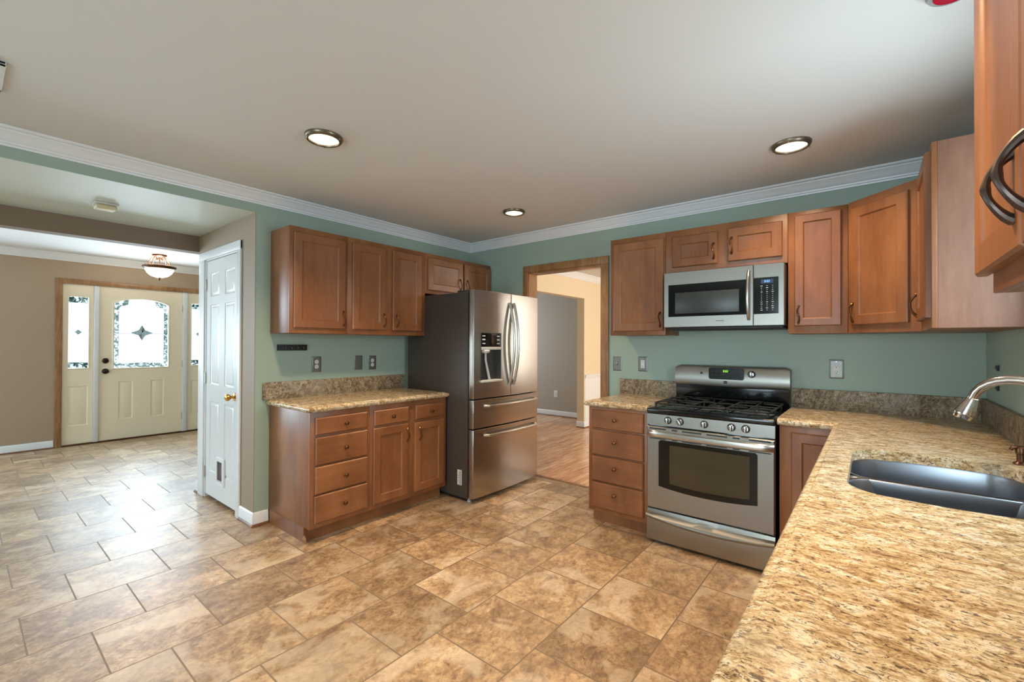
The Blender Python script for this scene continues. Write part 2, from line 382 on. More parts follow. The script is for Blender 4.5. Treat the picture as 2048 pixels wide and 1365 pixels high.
wall_x('wall_foyer_front', FX-.14, FX, YR, 0.0, 0, 2.54, [(-2.768, -1.129, 0, 2.087), (-5.95, -4.25, .8, 2.1)], BROWN)
# next room
XD = -.07
wall_x('wall_next_room', XD-.13, XD, 0.13, 4.9, 0, H, [(0.55, 2.67, 0, 2.068)], CREAMW)
b = MB(); b.box(XD-.0005, XD+.004, 2.70, 4.9, .09, .79); struct('trim_wainscot', b, WAINS, smooth=False)
wall_y('wall_next_room_far', 4.9, 5.02, -3.4, 4.12, 0, H, [], CREAMW)
wall_x('wall_next_room_right', 4.0, 4.12, 0.13, 5.0, 0, H, [(1.4, 3.2, 0.7, 2.3)], CREAMW)
wall_y('wall_grey', 3.4, 3.5, -3.3, XD-.13, 0, H, [], GREYW)
wall_x('wall_grey_side', -3.2, -3.1, 0.13, 3.4, 0, H, [(1.8, 3.0, 0.8, 2.2)], GREYW)

def sweep(name, path, prof, m, closed=False):
    """path: list of (x,y) with the room on the LEFT of travel; prof: (out,z)"""
    P = [Vector((p[0], p[1])) for p in path]; n = len(P); rings = []
    for i in range(n):
        d0 = (P[i]-P[i-1]).normalized() if i > 0 else None; d1 = (P[i+1]-P[i]).normalized() if i < n-1 else None
        if d0 is None: d0 = d1
        if d1 is None: d1 = d0
        n0 = Vector((-d0.y, d0.x)); n1 = Vector((-d1.y, d1.x)); bi = (n0+n1); bi = bi/ max(bi.dot(n0), 1e-6)
        rings.append([(P[i].x+bi.x*o, P[i].y+bi.y*o, z) for o, z in prof])
    b = MB(); b.loft(rings); return struct(name, b, m, ang=25)
def crown(z): return [(0, z-.088), (.010, z-.088), (.012, z-.078), (.019, z-.075), (.021, z-.066), (.026, z-.062), (.034, z-.050), (.050, z-.030), (.060, z-.022), (.063, z-.015), (.074, z-.012), (.080, z-.006), (.080, z), (0, z)]
sweep('trim_kitchen_crown', [(4.0, -6.6), (4.0, 0), (0, 0), (0, -6.6)], crown(H), WHITE)
sweep('trim_foyer_crown', [(XB-.12, 0), (FX, 0), (FX, -6.6)], crown(2.462), WHITE)
sweep('trim_next_room_crown', [(4.0, .13), (4.0, 4.9), (XD, 4.9), (XD, .13)], crown(H), WHITE)
BP = [(0, 0.018), (.013, 0.018), (.013, .085), (.009, .094), (.004, .1), (0, .1)]
SP = [(0, 0), (.022, 0), (.021, .008), (.016, .016), (.013, .018), (0, .018)]
def base(nm, path):
    sweep('baseboard_'+nm, path, BP, WHITE); sweep('trim_shoe_'+nm, path, SP, SHOE)
base('kitchen', [(0, -2.145), (0, YP), (-.236, YP)])
base('hallway', [(-1.158, YP), (XB, YP), (XB, 0)])
base('foyer', [(FX, -2.835), (FX, -6.6)])
base('next_room', [(XD, 4.9), (XD, 2.67), (XD-.13, 2.67)])
base('grey_room', [(XD-.13, 3.4), (-3.1, 3.4), (-3.1, .13)])
sweep('trim_chair_rail', [(XD, 4.9), (XD, 2.69)], [(0, .785), (.012, .785), (.016, .80), (.024, .815), (.026, .835), (.018, .845), (0, .845)], WHITE)

# doorway casing in oak
b = MB()
CT = .018
b.box(.755, .815, -CT, 0, 0, 2.118, .004); b.box(1.626, 1.70, -CT, 0, 0, 2.118, .004); b.box(.755, 1.70, -CT-.001, 0, 2.052, 2.119, .004)
b.box(.805, .822, -.004, .135, 0, 2.055, .002); b.box(1.617, 1.634, -.004, .135, 0, 2.055, .002); b.box(.805, 1.634, -.004, .135, 2.040, 2.056, .002)
struct('trim_doorway_casing', b, OAK)

# windows out of the picture (light sources)
def window(name, ax, c, u0, u1, z0, z1, d, mull):
    f = MB(); g = MB()
    def bx(m, ua, ub, za, zb, t0, t1, be=.003):
        if ax == 'x': m.box(c+t0, c+t1, ua, ub, za, zb, be)
        else: m.box(ua, ub, c+t0, c+t1, za, zb, be)
    w = .05
    bx(f, u0, u1, z0, z0+w, 0, d); bx(f, u0, u1, z1-w, z1, 0, d); bx(f, u0, u0+w, z0, z1, 0, d); bx(f, u1-w, u1, z0, z1, 0, d)
    for k in range(1, mull+1):
        u = u0+(u1-u0)*k/(mull+1); bx(f, u-.02, u+.02, z0, z1, 0, d)
    o = struct(name, f, WHITE)
    bx(g, u0+w, u1-w, z0+w, z1-w, d*.45, d*.55, 0); p = g.build('pane', PANE, o); return o
window('window_1', 'x', 4.03, -2.12, -1.24, 1.10, 2.12, .06, 1)
window('window_2', 'y', YR-.10, 2.2, 3.9, .3, 2.2, .06, 1)
window('window_3', 'y', YR-.10, -4.1, -1.7, .5, 2.2, .06, 2)
window('window_4', 'x', 4.03, 1.4, 3.2, .7, 2.3, .06, 1)
window('window_added_hall', 'x', FX-.10, -5.95, -4.25, .8, 2.1, .06, 1)  # unseen window, added for the extra cool light over the left floor
window('window_added_grey_room', 'x', -3.17, 1.8, 3.0, .8, 2.2, .05, 1)  # unseen window, added to go with the grey room's extra lamp

# ------------------------------------------------------------------ cabinet hardware
def arch_handle(mb, h=.105, out=.025, r=.0042, cx=0, cz=0, y=0):
    pts = []; rad = []
    for k in range(17):
        t = k/16; z = (t-.5)*h; a = math.sin(PI*t)**.75
        dx = .006*math.sin(2*PI*t)
        pts.append((cx+dx, y-out*a, cz+z)); rad.append(r*(1.0+.75*abs(2*t-1)**3 + .35*math.exp(-((t-.5)/.09)**2)))
    pts[0] = (cx, y, pts[0][2]); pts[-1] = (cx, y, pts[-1][2])
    mb.tube(pts, rad, 10, side=(1, 0, 0))
    for sgn in (-1, 1): mb.lathe([(0, .0), (.008, .0), (.0075, -.004), (.005, -.007), (0, -.007)], (cx, y, cz+sgn*h/2), 'y', 12)
    return mb
_h = arch_handle(MB()).build('handle', CABHW)
_k = MB().lathe([(0, 0), (.0085, 0), (.0085, -.003), (.005, -.006), (.005, -.014), (.011, -.018), (.0145, -.023), (.013, -.027), (.007, -.030), (0, -.0305)], (0, 0, 0), 'y', 20).build('knob', CABHW)
HANDLE, KNOB = _h, _k
_firsts = {'h': True, 'k': True}
def hardware(kind, parent, x, y, z):
    src = HANDLE if kind == 'h' else KNOB
    if _firsts[kind]:
        _firsts[kind] = False; src.parent = parent; src.location = (x, y, z); return src
    return inst(src, parent, (x, y, z))
RINGS = [(.004, .003), (.007, .008), (.010, .0085)]
def cab(name, label, cat, loc, rot, Wd, D, Hh, fronts, group=None, toe=False, side=CAB, fw=.058):
    r = thing(name, label, cat, loc, rot, group)
    z0 = .10 if toe else 0.0
    MB().box(0.0005, Wd-.0005, .018, D, z0, Hh-.0005, .0015).build('carcass', side, r)
    MB().box(.0003, Wd-.0003, -.0003, .018, z0, Hh, .002).build('face_frame', CAB, r)
    if toe: MB().box(0.0, Wd, .075, D-.02, 0, .10).build('toe_kick', CAB, r)
    for fr in fronts:
        kind, x0, x1, za, zb = fr[:5]; hw = fr[5] if len(fr) > 5 else None
        m = MB()
        if kind == 'door':
            m.slab(x0, x1, za, zb, -.0005, -.0205, [(x0+fw, x1-fw, za+fw, zb-fw, RINGS)], e=.005); o = m.build('door', CAB, r)
        else:
            m.slab(x0, x1, za, zb, -.0005, -.0205, (), e=.007); o = m.build('drawer', CABX, r)
        if hw: hardware(hw[0], o, hw[1], -.0205, hw[2])
    return r
UBZ, UTZ, UD = 1.407, 2.172, .302
R90 = PI/2
GU = None
# left wall uppers (front faces +X): local x -> +Y
def ly(y, y0): return y-y0
y0 = -2.1375
cab('wall_cabinet', 'stained maple wall cabinet with one wide door, above the black hook strip', 'cabinet', (UD, y0, UBZ), R90, .448, UD-.001, UTZ-UBZ,
    [('door', .027, .424, .038, .724, ('h', .408, .120))])
y0 = -1.689
cab('wall_cabinet', 'stained maple two-door wall cabinet between the single-door one and the fridge', 'cabinet', (UD, y0, UBZ), R90, .782, UD-.001, UTZ-UBZ,
    [('door', .039, .347, .040, .726, ('h', .327, .122)), ('door', .418, .731, .040, .726, ('h', .456, .122))])
y0 = -.906
cab('wall_cabinet', 'short two-door maple cabinet above the refrigerator', 'cabinet', (UD, y0, 1.80), R90, .902, UD-.001, UTZ-1.80,
    [('door', .024, .474, .032, .334, ('h', .430, .120)), ('door', .494, .888, .032, .334, ('h', .535, .120))])
# left base
BD = .615
y0 = -2.1405
cab('base_cabinet', 'maple base cabinet with four knobbed drawers under the short granite counter', 'cabinet', (BD, y0, 0), R90, .45, BD-.002, .876,
    [('drawer', .033, .425, .722, .836, ('k', .246, .779)), ('drawer', .033, .425, .520, .704, ('k', .246, .612)), ('drawer', .033, .425, .327, .509, ('k', .246, .418)), ('drawer', .028, .428, .134, .318, ('k', .240, .226))], toe=True)
cb0 = [o for o in COL.objects if 'four knobbed drawers' in o.get('label', '')][0]
m = MB()
for k in range(7): m.tube([(.0-.001, .040+.006*k, .050-.004*abs(k-3)), (-.003, .036+.007*k, .03), (-.004-.001*(k % 2), .034+.0075*k, .004+.004*(k % 3))], [.0030, .0026, .0012], 5)
m.build('splintered_veneer', OAK, cb0)
y0 = -1.690
cab('base_cabinet', 'maple base cabinet with two doors and two drawers beside the refrigerator', 'cabinet', (BD, y0, 0), R90, .760, BD-.002, .876,
    [('drawer', .032, .348, .720, .834, ('k', .190, .777)), ('drawer', .417, .723, .718, .832, ('k', .573, .774)),
     ('door', .026, .342, .139, .702, ('h', .330, .618)), ('door', .410, .724, .136, .695, ('h', .454, .606))], toe=True)
# back wall uppers
cab('wall_cabinet', 'tall single-door maple wall cabinet between the doorway and the microwave', 'cabinet', (1.863, -UD, UBZ), 0, .446, UD-.001, UTZ-UBZ,
    [('door', .034, .436, .032, .722, ('h', .412, .115))])
cab('wall_cabinet', 'short two-door maple cabinet directly over the microwave', 'cabinet', (2.310, -UD, 1.858), 0, .779, UD-.001, UTZ-1.858,
    [('door', .053, .364, .040, .262, ('h', .340, .128)), ('door', .431, .751, .044, .270, ('h', .455, .150))])
cab('wall_cabinet', 'narrow single-door maple wall cabinet right of the microwave', 'cabinet', (3.090, -UD, UBZ), 0, .305, UD-.001, UTZ-UBZ,
    [('door', .036, .273, .047, .738, ('h', .058, .118))], fw=.045)
# diagonal corner cabinet
r = thing('corner_wall_cabinet', 'diagonal maple corner wall cabinet with one wide door', 'cabinet', (3.396, -.303, UBZ), -PI/4)
DW = .415
m = MB(); hgt = UTZ-UBZ
def tolocal(wx, wy):
    dx, dy = wx-3.396, wy+.303; c, s_ = math.cos(PI/4), math.sin(PI/4); return (dx*c-dy*s_, dx*s_+dy*c)
poly = [tolocal(*p) for p in ((3.3965, -.315), (3.3965, -.001), (3.999, -.001), (3.999, -.612), (3.70, -.612))]
m.prism(poly, 'z', 0, hgt); m.build('carcass', CAB, r)
MB().box(.002, DW, -.001, .018, 0, hgt, .002).build('face_frame', CAB, r)
o = MB().slab(.035, DW-.045, .045, hgt-.042, -.0015, -.0215, [(.035+.055, DW-.045-.055, .10, hgt-.097, RINGS)], e=.005).build('door', CAB, r)
hardware('h', o, .052, -.0215, .118)
# right wall upper beyond the window
cab('wall_cabinet', 'maple wall cabinet with pinkish bare side panel on the right wall past the window', 'cabinet', (3.695, -.616, UBZ), -R90, .485, .303, UTZ-UBZ,
    [('door', .020, .462, .045, .735, ('h', .055, .125))], side=CABSIDE)
# near right upper
cab('wall_cabinet', 'maple wall cabinet nearest the viewer at the right edge, with two dark handles', 'cabinet', (3.694, -2.300, 1.440), -R90, .80, .304, .735,
    [('door', -.050, .325, .040, .700), ('door', .332, .770, .040, .700)], fw=.06)
near = [o for o in COL.objects if o.get('label', '').startswith('maple wall cabinet nearest')][0]
ds = [c for c in near.children if c.name.startswith('door')]
for dd, xx in zip(ds, (.288, .372)):
    arch_handle(MB(), .104, .030, .0050).build('handle', NEARHW, dd).location = (xx, -.0205, .140)
# back wall base
cab('base_cabinet', 'narrow maple base cabinet with four stacked drawers left of the range', 'cabinet', (1.8445, -BD, 0), 0, .460, BD-.002, .876,
    [('drawer', .034, .432, .716, .853, ('k', .223, .789)), ('drawer', .034, .432, .520, .704, ('k', .221, .628)), ('drawer', .034, .432, .328, .510, ('k', .221, .440)), ('drawer', .034, .432, .132, .318, ('k', .220, .249))], toe=True)
cab('base_cabinet', 'maple corner base cabinet between the range and the sink counter', 'cabinet', (3.086, -BD, 0), 0, .305, BD-.002, .876,
    [('door', .060, .290, .130, .838)], toe=True, fw=.05)
for (ya, wd, lab, fr) in ((-.62, 1.48, 'maple sink base cabinet hidden under the granite sink counter', [('door', .10, .70, .135, .70), ('door', .75, 1.40, .135, .70), ('drawer', .10, .70, .72, .84), ('drawer', .75, 1.40, .72, .84)]),
                          (-2.102, 1.2, 'maple base cabinet under the nearest stretch of granite counter', [('door', .04, .58, .135, .70), ('door', .62, 1.16, .135, .70), ('drawer', .04, .58, .72, .84), ('drawer', .62, 1.16, .72, .84)])):
    if 'sink base' in lab:
        r = thing('base_cabinet', lab, 'cabinet', (3.385, ya, 0), -R90)
        MB().box(0, wd, .018, .61, .10, .62).box(0, .02, .018, .61, .62, .876).box(wd-.02, wd, .018, .61, .62, .876).build('carcass', CAB, r)
        MB().box(-.0005, wd+.0005, 0, .018, .10, .876, .002).build('face_frame', CAB, r)
        MB().box(0, wd, .075, .59, 0, .10).build('toe_kick', CAB, r)
        for kind, x0, x1, za, zb in fr:
            if kind == 'door': MB().slab(x0, x1, za, zb, -.0005, -.0205, [(x0+.058, x1-.058, za+.058, zb-.058, RINGS)], e=.005).build('door', CAB, r)
            else: MB().slab(x0, x1, za, zb, -.0005, -.0205, (), e=.007).build('drawer', CABX, r)
    else: cab('base_cabinet', lab, 'cabinet', (3.385, ya, 0), -R90, wd, .61, .876, fr, toe=True)

# ------------------------------------------------------------------ counters
def offs(poly, d):
    n = len(poly); out = []
    for i in range(n):
        p0, p1, p2 = Vector(poly[i-1]), Vector(poly[i]), Vector(poly[(i+1) % n])
        e0 = (p1-p0).normalized(); e1 = (p2-p1).normalized(); n0 = Vector((-e0.y, e0.x)); n1 = Vector((-e1.y, e1.x))
        a = p1+n0*d[i-1]; c = p1+n1*d[i]; cr = e0.x*e1.y-e0.y*e1.x
        if abs(cr) < 1e-4: out.append(tuple(a)); continue
        t = ((c-a).x*e1.y-(c-a).y*e1.x)/cr; out.append(tuple(a+e0*t))
    return out
PROF = [(.026, 0), (.0235, -.0030), (.019, -.0042), (.010, -.0055), (.004, -.009), (.0008, -.0145), (.0, -.020), (.002, -.026), (.006, -.0325), (.012, -.038)]
ZC = .914
def counter(poly, exposed, hole=None, mb=None):
    """poly counter-clockwise; exposed[i] True when the edge i -> i+1 is free"""
    m = mb or MB(); loops = []
    for ins, dz in PROF:
        q = offs(poly, [ins if e else 0 for e in exposed]); loops.append([(x, y, ZC+dz) for x, y in q])
    m.loft(loops, cap0=False, cap1=False)
    def fill(z, outer):
        es = []
        for lp in [outer] + ([hole] if hole else []):
            vs = [m.b.verts.new((x, y, z)) for x, y in lp]
            es += [m.b.edges.new((vs[i], vs[(i+1) % len(vs)])) for i in range(len(vs))]
        bmesh.ops.triangle_fill(m.b, use_beauty=True, use_dissolve=False, edges=es)
    fill(ZC, [(p[0], p[1]) for p in loops[0]]); fill(ZC+PROF[-1][1], [(p[0], p[1]) for p in loops[-1]])
    if hole: m.loft([[(x, y, ZC) for x, y in hole], [(x, y, ZC-.03) for x, y in hole], [(x, y, ZC+PROF[-1][1]) for x, y in hole]], cap0=False, cap1=False)
    return m
def splash(m, x0, x1, y0, y1, z1=1.042): m.box(x0, x1, y0, y1, ZC-.001, z1, .003)
r = thing('countertop', 'short granite countertop with backsplash against the left wall', 'countertop', (0, -2.19, ZC), 0)
def shift(o, dx, dy, dz):
    o.data.transform(Matrix.Translation((dx, dy, dz)))
o = counter([(0.001, -2.165), (.648, -2.165), (.648, -.921), (0.001, -.921)], [True, True, True, False]).build('slab', GRAN, r); shift(o, 0, 2.19, -ZC)
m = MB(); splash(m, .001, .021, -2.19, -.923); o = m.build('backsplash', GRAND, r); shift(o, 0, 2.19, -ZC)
r = thing('countertop', 'small granite countertop between the doorway and the range', 'countertop', (1.82, -.01, ZC), 0)
o = counter([(1.812, -.001), (1.812, -.645), (2.305, -.645), (2.305, -.001)], [True, True, False, False]).build('slab', GRAN, r); shift(o, -1.82, .01, -ZC)
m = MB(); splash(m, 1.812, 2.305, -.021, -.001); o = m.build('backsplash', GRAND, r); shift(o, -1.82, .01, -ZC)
# sink opening outline (counter-clockwise)
def rrect(x0, x1, y0, y1, r, n=8, bx=0.0):
    pts = []
    for cx, cy, a0 in ((x1-r, y1-r, 0), (x0+r, y1-r, PI/2), (x0+r, y0+r, PI), (x1-r, y0+r, 1.5*PI)):
        for k in range(n+1):
            a = a0+PI/2*k/n; pts.append((cx+r*math.cos(a), cy+r*math.sin(a)))
    out = []
    for i, p in enumerate(pts):
        q = pts[(i+1) % len(pts)]; out.append(p)
        if i % (n+1) == n:
            for t in (.25, .5, .75): out.append((p[0]+(q[0]-p[0])*t, p[1]+(q[1]-p[1])*t))
    if bx:
        xm, ym = (x0+x1)/2, (y0+y1)/2; o2 = []
        for x, y in out:
            u = (x-xm)/((x1-x0)/2); s_ = 1 if y > ym else -1
            o2.append((x, y + s_*bx*(1-u*u)*min(1, abs(y-ym)/((y1-y0)/2)*1.0)))
        out = o2
    return out
SX0, SX1, SY0, SY1 = 3.443, 3.900, -1.955, -1.305
hole = rrect(SX0, SX1, SY0, SY1, .085, 8, .035)
r = thing('countertop', 'long L-shaped gold granite countertop with the sink cut out', 'countertop', (3.08, -.01, ZC), 0)
o = counter([(3.078, -.001), (3.078, -.645), (3.340, -.645), (3.340, -4.7), (3.999, -4.7), (3.999, -.001)], [False, True, True, True, False, False], hole).build('slab', GRAN, r); shift(o, -3.08, .01, -ZC)
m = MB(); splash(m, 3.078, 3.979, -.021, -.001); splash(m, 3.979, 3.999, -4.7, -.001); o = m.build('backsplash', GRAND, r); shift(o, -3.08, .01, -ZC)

# sink
r = thing('kitchen_sink', 'undermount double-bowl stainless sink set in the granite counter', 'sink', ((SX0+SX1)/2, (SY0+SY1)/2, .70))
ox, oy, oz = (SX0+SX1)/2, (SY0+SY1)/2, .70
def bowl(x0, x1, ya, yb, bxf, bxn, depth):
    rings = []
    for ins, z, rad in ((-.012, .8755, .09), (-.004, .8755, .088), (0, .874, .085), (.002, .866, .085), (.006, .80, .085), (.012, .884-depth+.05, .085), (.022, .884-depth+.02, .08), (.045, .884-depth+.004, .06), (.09, .884-depth, .04)):
        pts = rrect(x0+ins, x1-ins, ya+ins, yb-ins, max(.03, min(rad, (yb-ya)/2-ins-.005)), 8)
        xm = (x0+x1)/2; q = []
        for x, y in pts:
            u = (x-xm)/((x1-x0)/2); w = (y-ya)/(yb-ya); q.append((x-ox, y+(bxf*w-bxn*(1-w))*(1-u*u)-oy, z-oz))
        rings.append(q)
    m = MB(); m.loft(rings, cap0=False, cap1=True); return m
o = bowl(SX0-.006, SX1+.008, -1.618, SY1+.008, .036, 0, .20).build('bowl', STEELS, r)
MB().lathe([(0, .0045), (.022, .0045), (.03, .003), (.04, .0055), (.043, .002), (.043, 0)], (0.01, -1.45-oy, -.016), 'z', 24).build('drain', CHROME, o)
o = bowl(SX0-.006, SX1+.008, SY0-.008, -1.634, 0, .036, .22).build('bowl', STEELS, r)
MB().lathe([(0, .0045), (.022, .0045), (.03, .003), (.04, .0055), (.043, .002), (.043, 0)], (0.01, -1.79-oy, -.036), 'z', 24).build('drain', CHROME, o)
MB().box(SX0-.016-ox, SX1+.018-ox, -1.640-oy, -1.612-oy, .780-oz, .8752-oz, .005, 3).build('divider', STEELS, r)

# faucet
r = thing('faucet', 'brushed nickel pull-down faucet arching over the sink', 'faucet', (3.955, -1.550, ZC+.0008))
dirx, diry = -.185, .115; Ld = math.hypot(dirx, diry)
def fp(s_, z): return (dirx*s_, diry*s_, z)
MB().lathe([(0, 0), (.0228, 0), (.0228, .006), (.0215, .012), (.0200, .02), (.0195, .12), (.018, .16), (.0155, .18)], (0, 0, 0), 'z', 24).build('body', CHROME, r)
pts = [fp(0, .17), fp(0.0, .20)]
for k in range(0, 13):
    a = PI*(1-k/12.0*(1-.06)); pts.append(fp(.5+.5*math.cos(a), .228+.084*math.sin(a)))
MB().tube(pts, [.0155]*3+[.0145]*(len(pts)-3), 18).build('spout', CHROME, r)
e1 = Vector(pts[-1]); e0 = Vector(pts[-2]); dv = (e1-e0).normalized()
m = MB(); R_ = []
side_ = dv.cross(Vector((0, 0, 1))).normalized(); upv = side_.cross(dv)
for rr, t in ((.0148, 0), (.0158, .001), (.0158, .003), (.0152, .0035), (.0172, .012), (.0232, .035), (.0280, .055), (.0290, .060), (.0282, .063), (.0270, .074), (.023, .078), (.0, .078)):
    c_ = e1+dv*t; R_.append([c_+side_*math.cos(2*PI*k/24)*max(rr, 1e-5)+upv*math.sin(2*PI*k/24)*max(rr, 1e-5) for k in range(24)])
m.loft(R_).build('spray_head', CHROME, r)
m = MB().tube([(.0, -.018, .10), (.0, -.05, .115), (.0, -.10, .135)], [.010, .008, .006], 12).build('lever', CHROME, r)
# soap dispenser
r = thing('soap_dispenser', 'small bronze-nickel soap dispenser pump behind the sink at the right edge', 'soap dispenser', (3.916, -1.235, ZC+.0008))
MB().lathe([(0, 0), (.021, 0), (.021, .003), (.017, .007), (.0125, .010), (.0125, .035), (.015, .037), (.016, .055), (.013, .062), (.006, .065), (0, .066)], (0, 0, 0), 'z', 22).build('pump_body', BRONZE, r)
MB().tube([(0, 0, .055), (-.012, 0, .060), (-.022, 0, .056), (-.026, 0, .048)], [.0075, .0065, .006, .0055], 12).build('nozzle', BRONZE, r)

# ------------------------------------------------------------------ refrigerator
r = thing('refrigerator', 'stainless french-door refrigerator with ice dispenser and dark grey side', 'refrigerator', (.930, -.915, 0), R90)
FW = .912
m = MB(); m.box(0.004, FW-.004, .070, .868, .03, 1.775, .006); m.build('cabinet_body', FSIDE, r)
MB().box(.02, .16, .055, .22, 1.775, 1.795, .006).build('hinge_cover', DGREY, r)
MB().box(FW-.16, FW-.02, .055, .22, 1.775, 1.795, .006).build('hinge_cover', DGREY, r)
MB().box(.03, FW-.03, .10, .80, .012, .032).build('base_grille', BLACKM, r)
for fx in (.03, FW-.06): MB().lathe([(0, 0), (.016, 0), (.016, .014), (.010, .016), (.010, .032), (0, .032)], (fx+.012, .085, 0), 'z', 14).build('foot', LGREY, r)
MB().box(.008, FW-.008, .052, .072, .045, 1.77).build('door_gasket', BLACKM, r)
def bulge(x): u = (x-FW/2)/(FW/2); return -.018*(1-u*u)
def cdoor(x0, x1, z0, z1, hole=None, e=.006):
    m = MB(); xs = sorted({x0, x0+.003, x1-.003, x1} | {x0+(x1-x0)*k/16 for k in range(17)} | (set(hole[:2]) if hole else set()))
    def yf(x):
        d = min(x-x0, x1-x); k = 0 if d > e else (e-math.sqrt(max(0, e*e-(e-d)**2))); return bulge(x)+k
    zs = [z0, z0+.003, z1-.003, z1] + (list(hole[2:]) if hole else []); zs = sorted(zs)
    def V(x, z):
        d = min(z-z0, z1-z); return (x, yf(x)+(.003 if d < 1e-6 else 0), z)
    for a, c in zip(xs, xs[1:]):
        for zA, zB in zip(zs, zs[1:]):
            if hole and hole[0] < (a+c)/2 < hole[1] and hole[2] < (zA+zB)/2 < hole[3]: continue
            m._f([m.b.verts.new(V(a, zA)), m.b.verts.new(V(c, zA)), m.b.verts.new(V(c, zB)), m.b.verts.new(V(a, zB))])
        for z in (z0, z1): m._f([m.b.verts.new(V(a, z)), m.b.verts.new(V(c, z)), m.b.verts.new((c, .05, z)), m.b.verts.new((a, .05, z))])
    for x in (x0, x1):
        for zA, zB in zip(zs, zs[1:]): m._f([m.b.verts.new(V(x, zA)), m.b.verts.new(V(x, zB)), m.b.verts.new((x, .05, zB)), m.b.verts.new((x, .05, zA))])
    m._f([m.b.verts.new(q) for q in ((x0, .05, z0), (x1, .05, z0), (x1, .05, z1), (x0, .05, z1))])
    if hole:
        h0, h1, g0, g1 = hole; y1_ = .04
        for q in ([V(h0, g0), V(h1, g0), (h1, y1_, g0), (h0, y1_, g0)], [V(h0, g1), V(h1, g1), (h1, y1_, g1), (h0, y1_, g1)],
                  [V(h0, g0), V(h0, g1), (h0, y1_, g1), (h0, y1_, g0)], [V(h1, g0), V(h1, g1), (h1, y1_, g1), (h1, y1_, g0)]):
            m._f([m.b.verts.new(p) for p in q])
    return m
SEAM = .474
HO = (.080, .335, 1.012, 1.430)
dl = cdoor(0, SEAM-.003, .872, 1.790, HO).build('door', STEELF, r)
dr = cdoor(SEAM+.003, FW, .872, 1.790).build('door', STEELF, r)
dm = cdoor(0, FW, .624, .862).build('drawer', STEELF, r)
df = cdoor(0, FW, .042, .614).build('freezer_drawer', STEELF, r)
for dd, hx in ((dl, SEAM-.030), (dr, SEAM+.030)):
    pts = []; n = 28
    for k in range(n+1):
        t = k/n; pts.append((hx, bulge(hx)-.004-.058*math.sin(PI*t)**.8, .966+.740*t))
    MB().tube(pts, .0125, 14, 1.0, side=(1, 0, 0)).build('handle', HANDM, dd)
for dd, hz in ((dm, .808), (df, .560)):
    pts = []
    for k in range(25):
        t = k/24; x = .115+.75*t; e_ = min(t, 1-t); pts.append((x, bulge(x)-.004-.040*min(1, (e_/.05))**.6, hz))
    MB().tube(pts, .012, 14, side=(0, 0, 1)).build('handle', HANDM, dd)
# dispenser
d = MB(); x0, x1, z0, z1 = HO
d.box(x0, x1, .036, .045, z0, z1); d.box(x0, x0+.003, -.010, .045, z0, z1); d.box(x1-.003, x1, -.012, .045, z0, z1); d.box(x0, x1, -.012, .045, z1-.003, z1)
dd = d.build('dispenser', DGREY, dl)
MB().box(x0+.004, x1-.004, -.0120, .030, 1.312, z1-.004, .002).build('control_panel', BLACKG, dd)
MB().box(x0+.002, x1-.002, -.018, .036, 1.284, 1.309, .004).build('dispenser_bezel', LGREY, dd)
MB().box(x0-.002, x1+.002, -.034, .036, z0-.004, z0+.014, .004).build('drip_tray', LGREY, dd)
m = MB()
for k in range(3):
    MB().box(x0+.014, x0+.050, -.0135, -.0115, 1.335+.032*k, 1.343+.032*k+.004*(k % 2)).build('control_icon', GLOSSW, dd)
    MB().box(x1-.052, x1-.020, -.0135, -.0115, 1.335+.032*k, 1.342+.032*k).build('control_icon', GLOSSW, dd)
MB().lathe([(0, 0), (.040, 0), (.046, -.010), (.034, -.026), (0, -.026)], (x0+.070, .010, 1.284), 'z', 20).build('ice_chute', LGREY, dd)
MB().tube([(x0+.078, .010, 1.262), (x0+.078, .010, 1.20), (x0+.100, .012, 1.13), (x0+.135, .016, 1.03)], [.009, .010, .011, .012], 12).build('paddle', LGREY, dd)
MB().box(x0+.006, x0+.055, .028, .036, 1.15, 1.26, .003).build('water_paddle', FSIDE, dd)
m = MB(); m.box(-.0006, .004, .135, .185, .135, .262); 
st = m.build('rating_sticker', PAPER, r)
m = MB()
for k in range(13):
    zz = .142+k*.0088; m.box(-.0012, -.0004, .141, .141+.012+.006*random.random(), zz, zz+.004); m.box(-.0012, -.0004, .160, .164+.014*random.random(), zz, zz+.0035)
m.build('sticker_print', INK, st)

# ------------------------------------------------------------------ seven segment digits
SEG = {'0': 'abcdef', '1': 'bc', '2': 'abged', '3': 'abgcd', '4': 'fgbc', '8': 'abcdefg'}
def digits(m, text, x, z, h, y, t=.0015):
    w = h*.5; s_ = h*.13
    for ch in text:
        if ch == ':':
            m.box(x, x+s_, y, y+t, z+h*.25, z+h*.25+s_); m.box(x, x+s_, y, y+t, z+h*.65, z+h*.65+s_); x += w*.45; continue
        for c in SEG[ch]:
            q = {'a': (0, w, h-s_, h), 'd': (0, w, 0, s_), 'g': (0, w, h/2-s_/2, h/2+s_/2), 'f': (0, s_, h/2, h), 'b': (w-s_, w, h/2, h), 'e': (0, s_, 0, h/2), 'c': (w-s_, w, 0, h/2)}[c]
            m.box(x+q[0], x+q[1], y, y+t, z+q[2], z+q[3])
        x += w*1.45
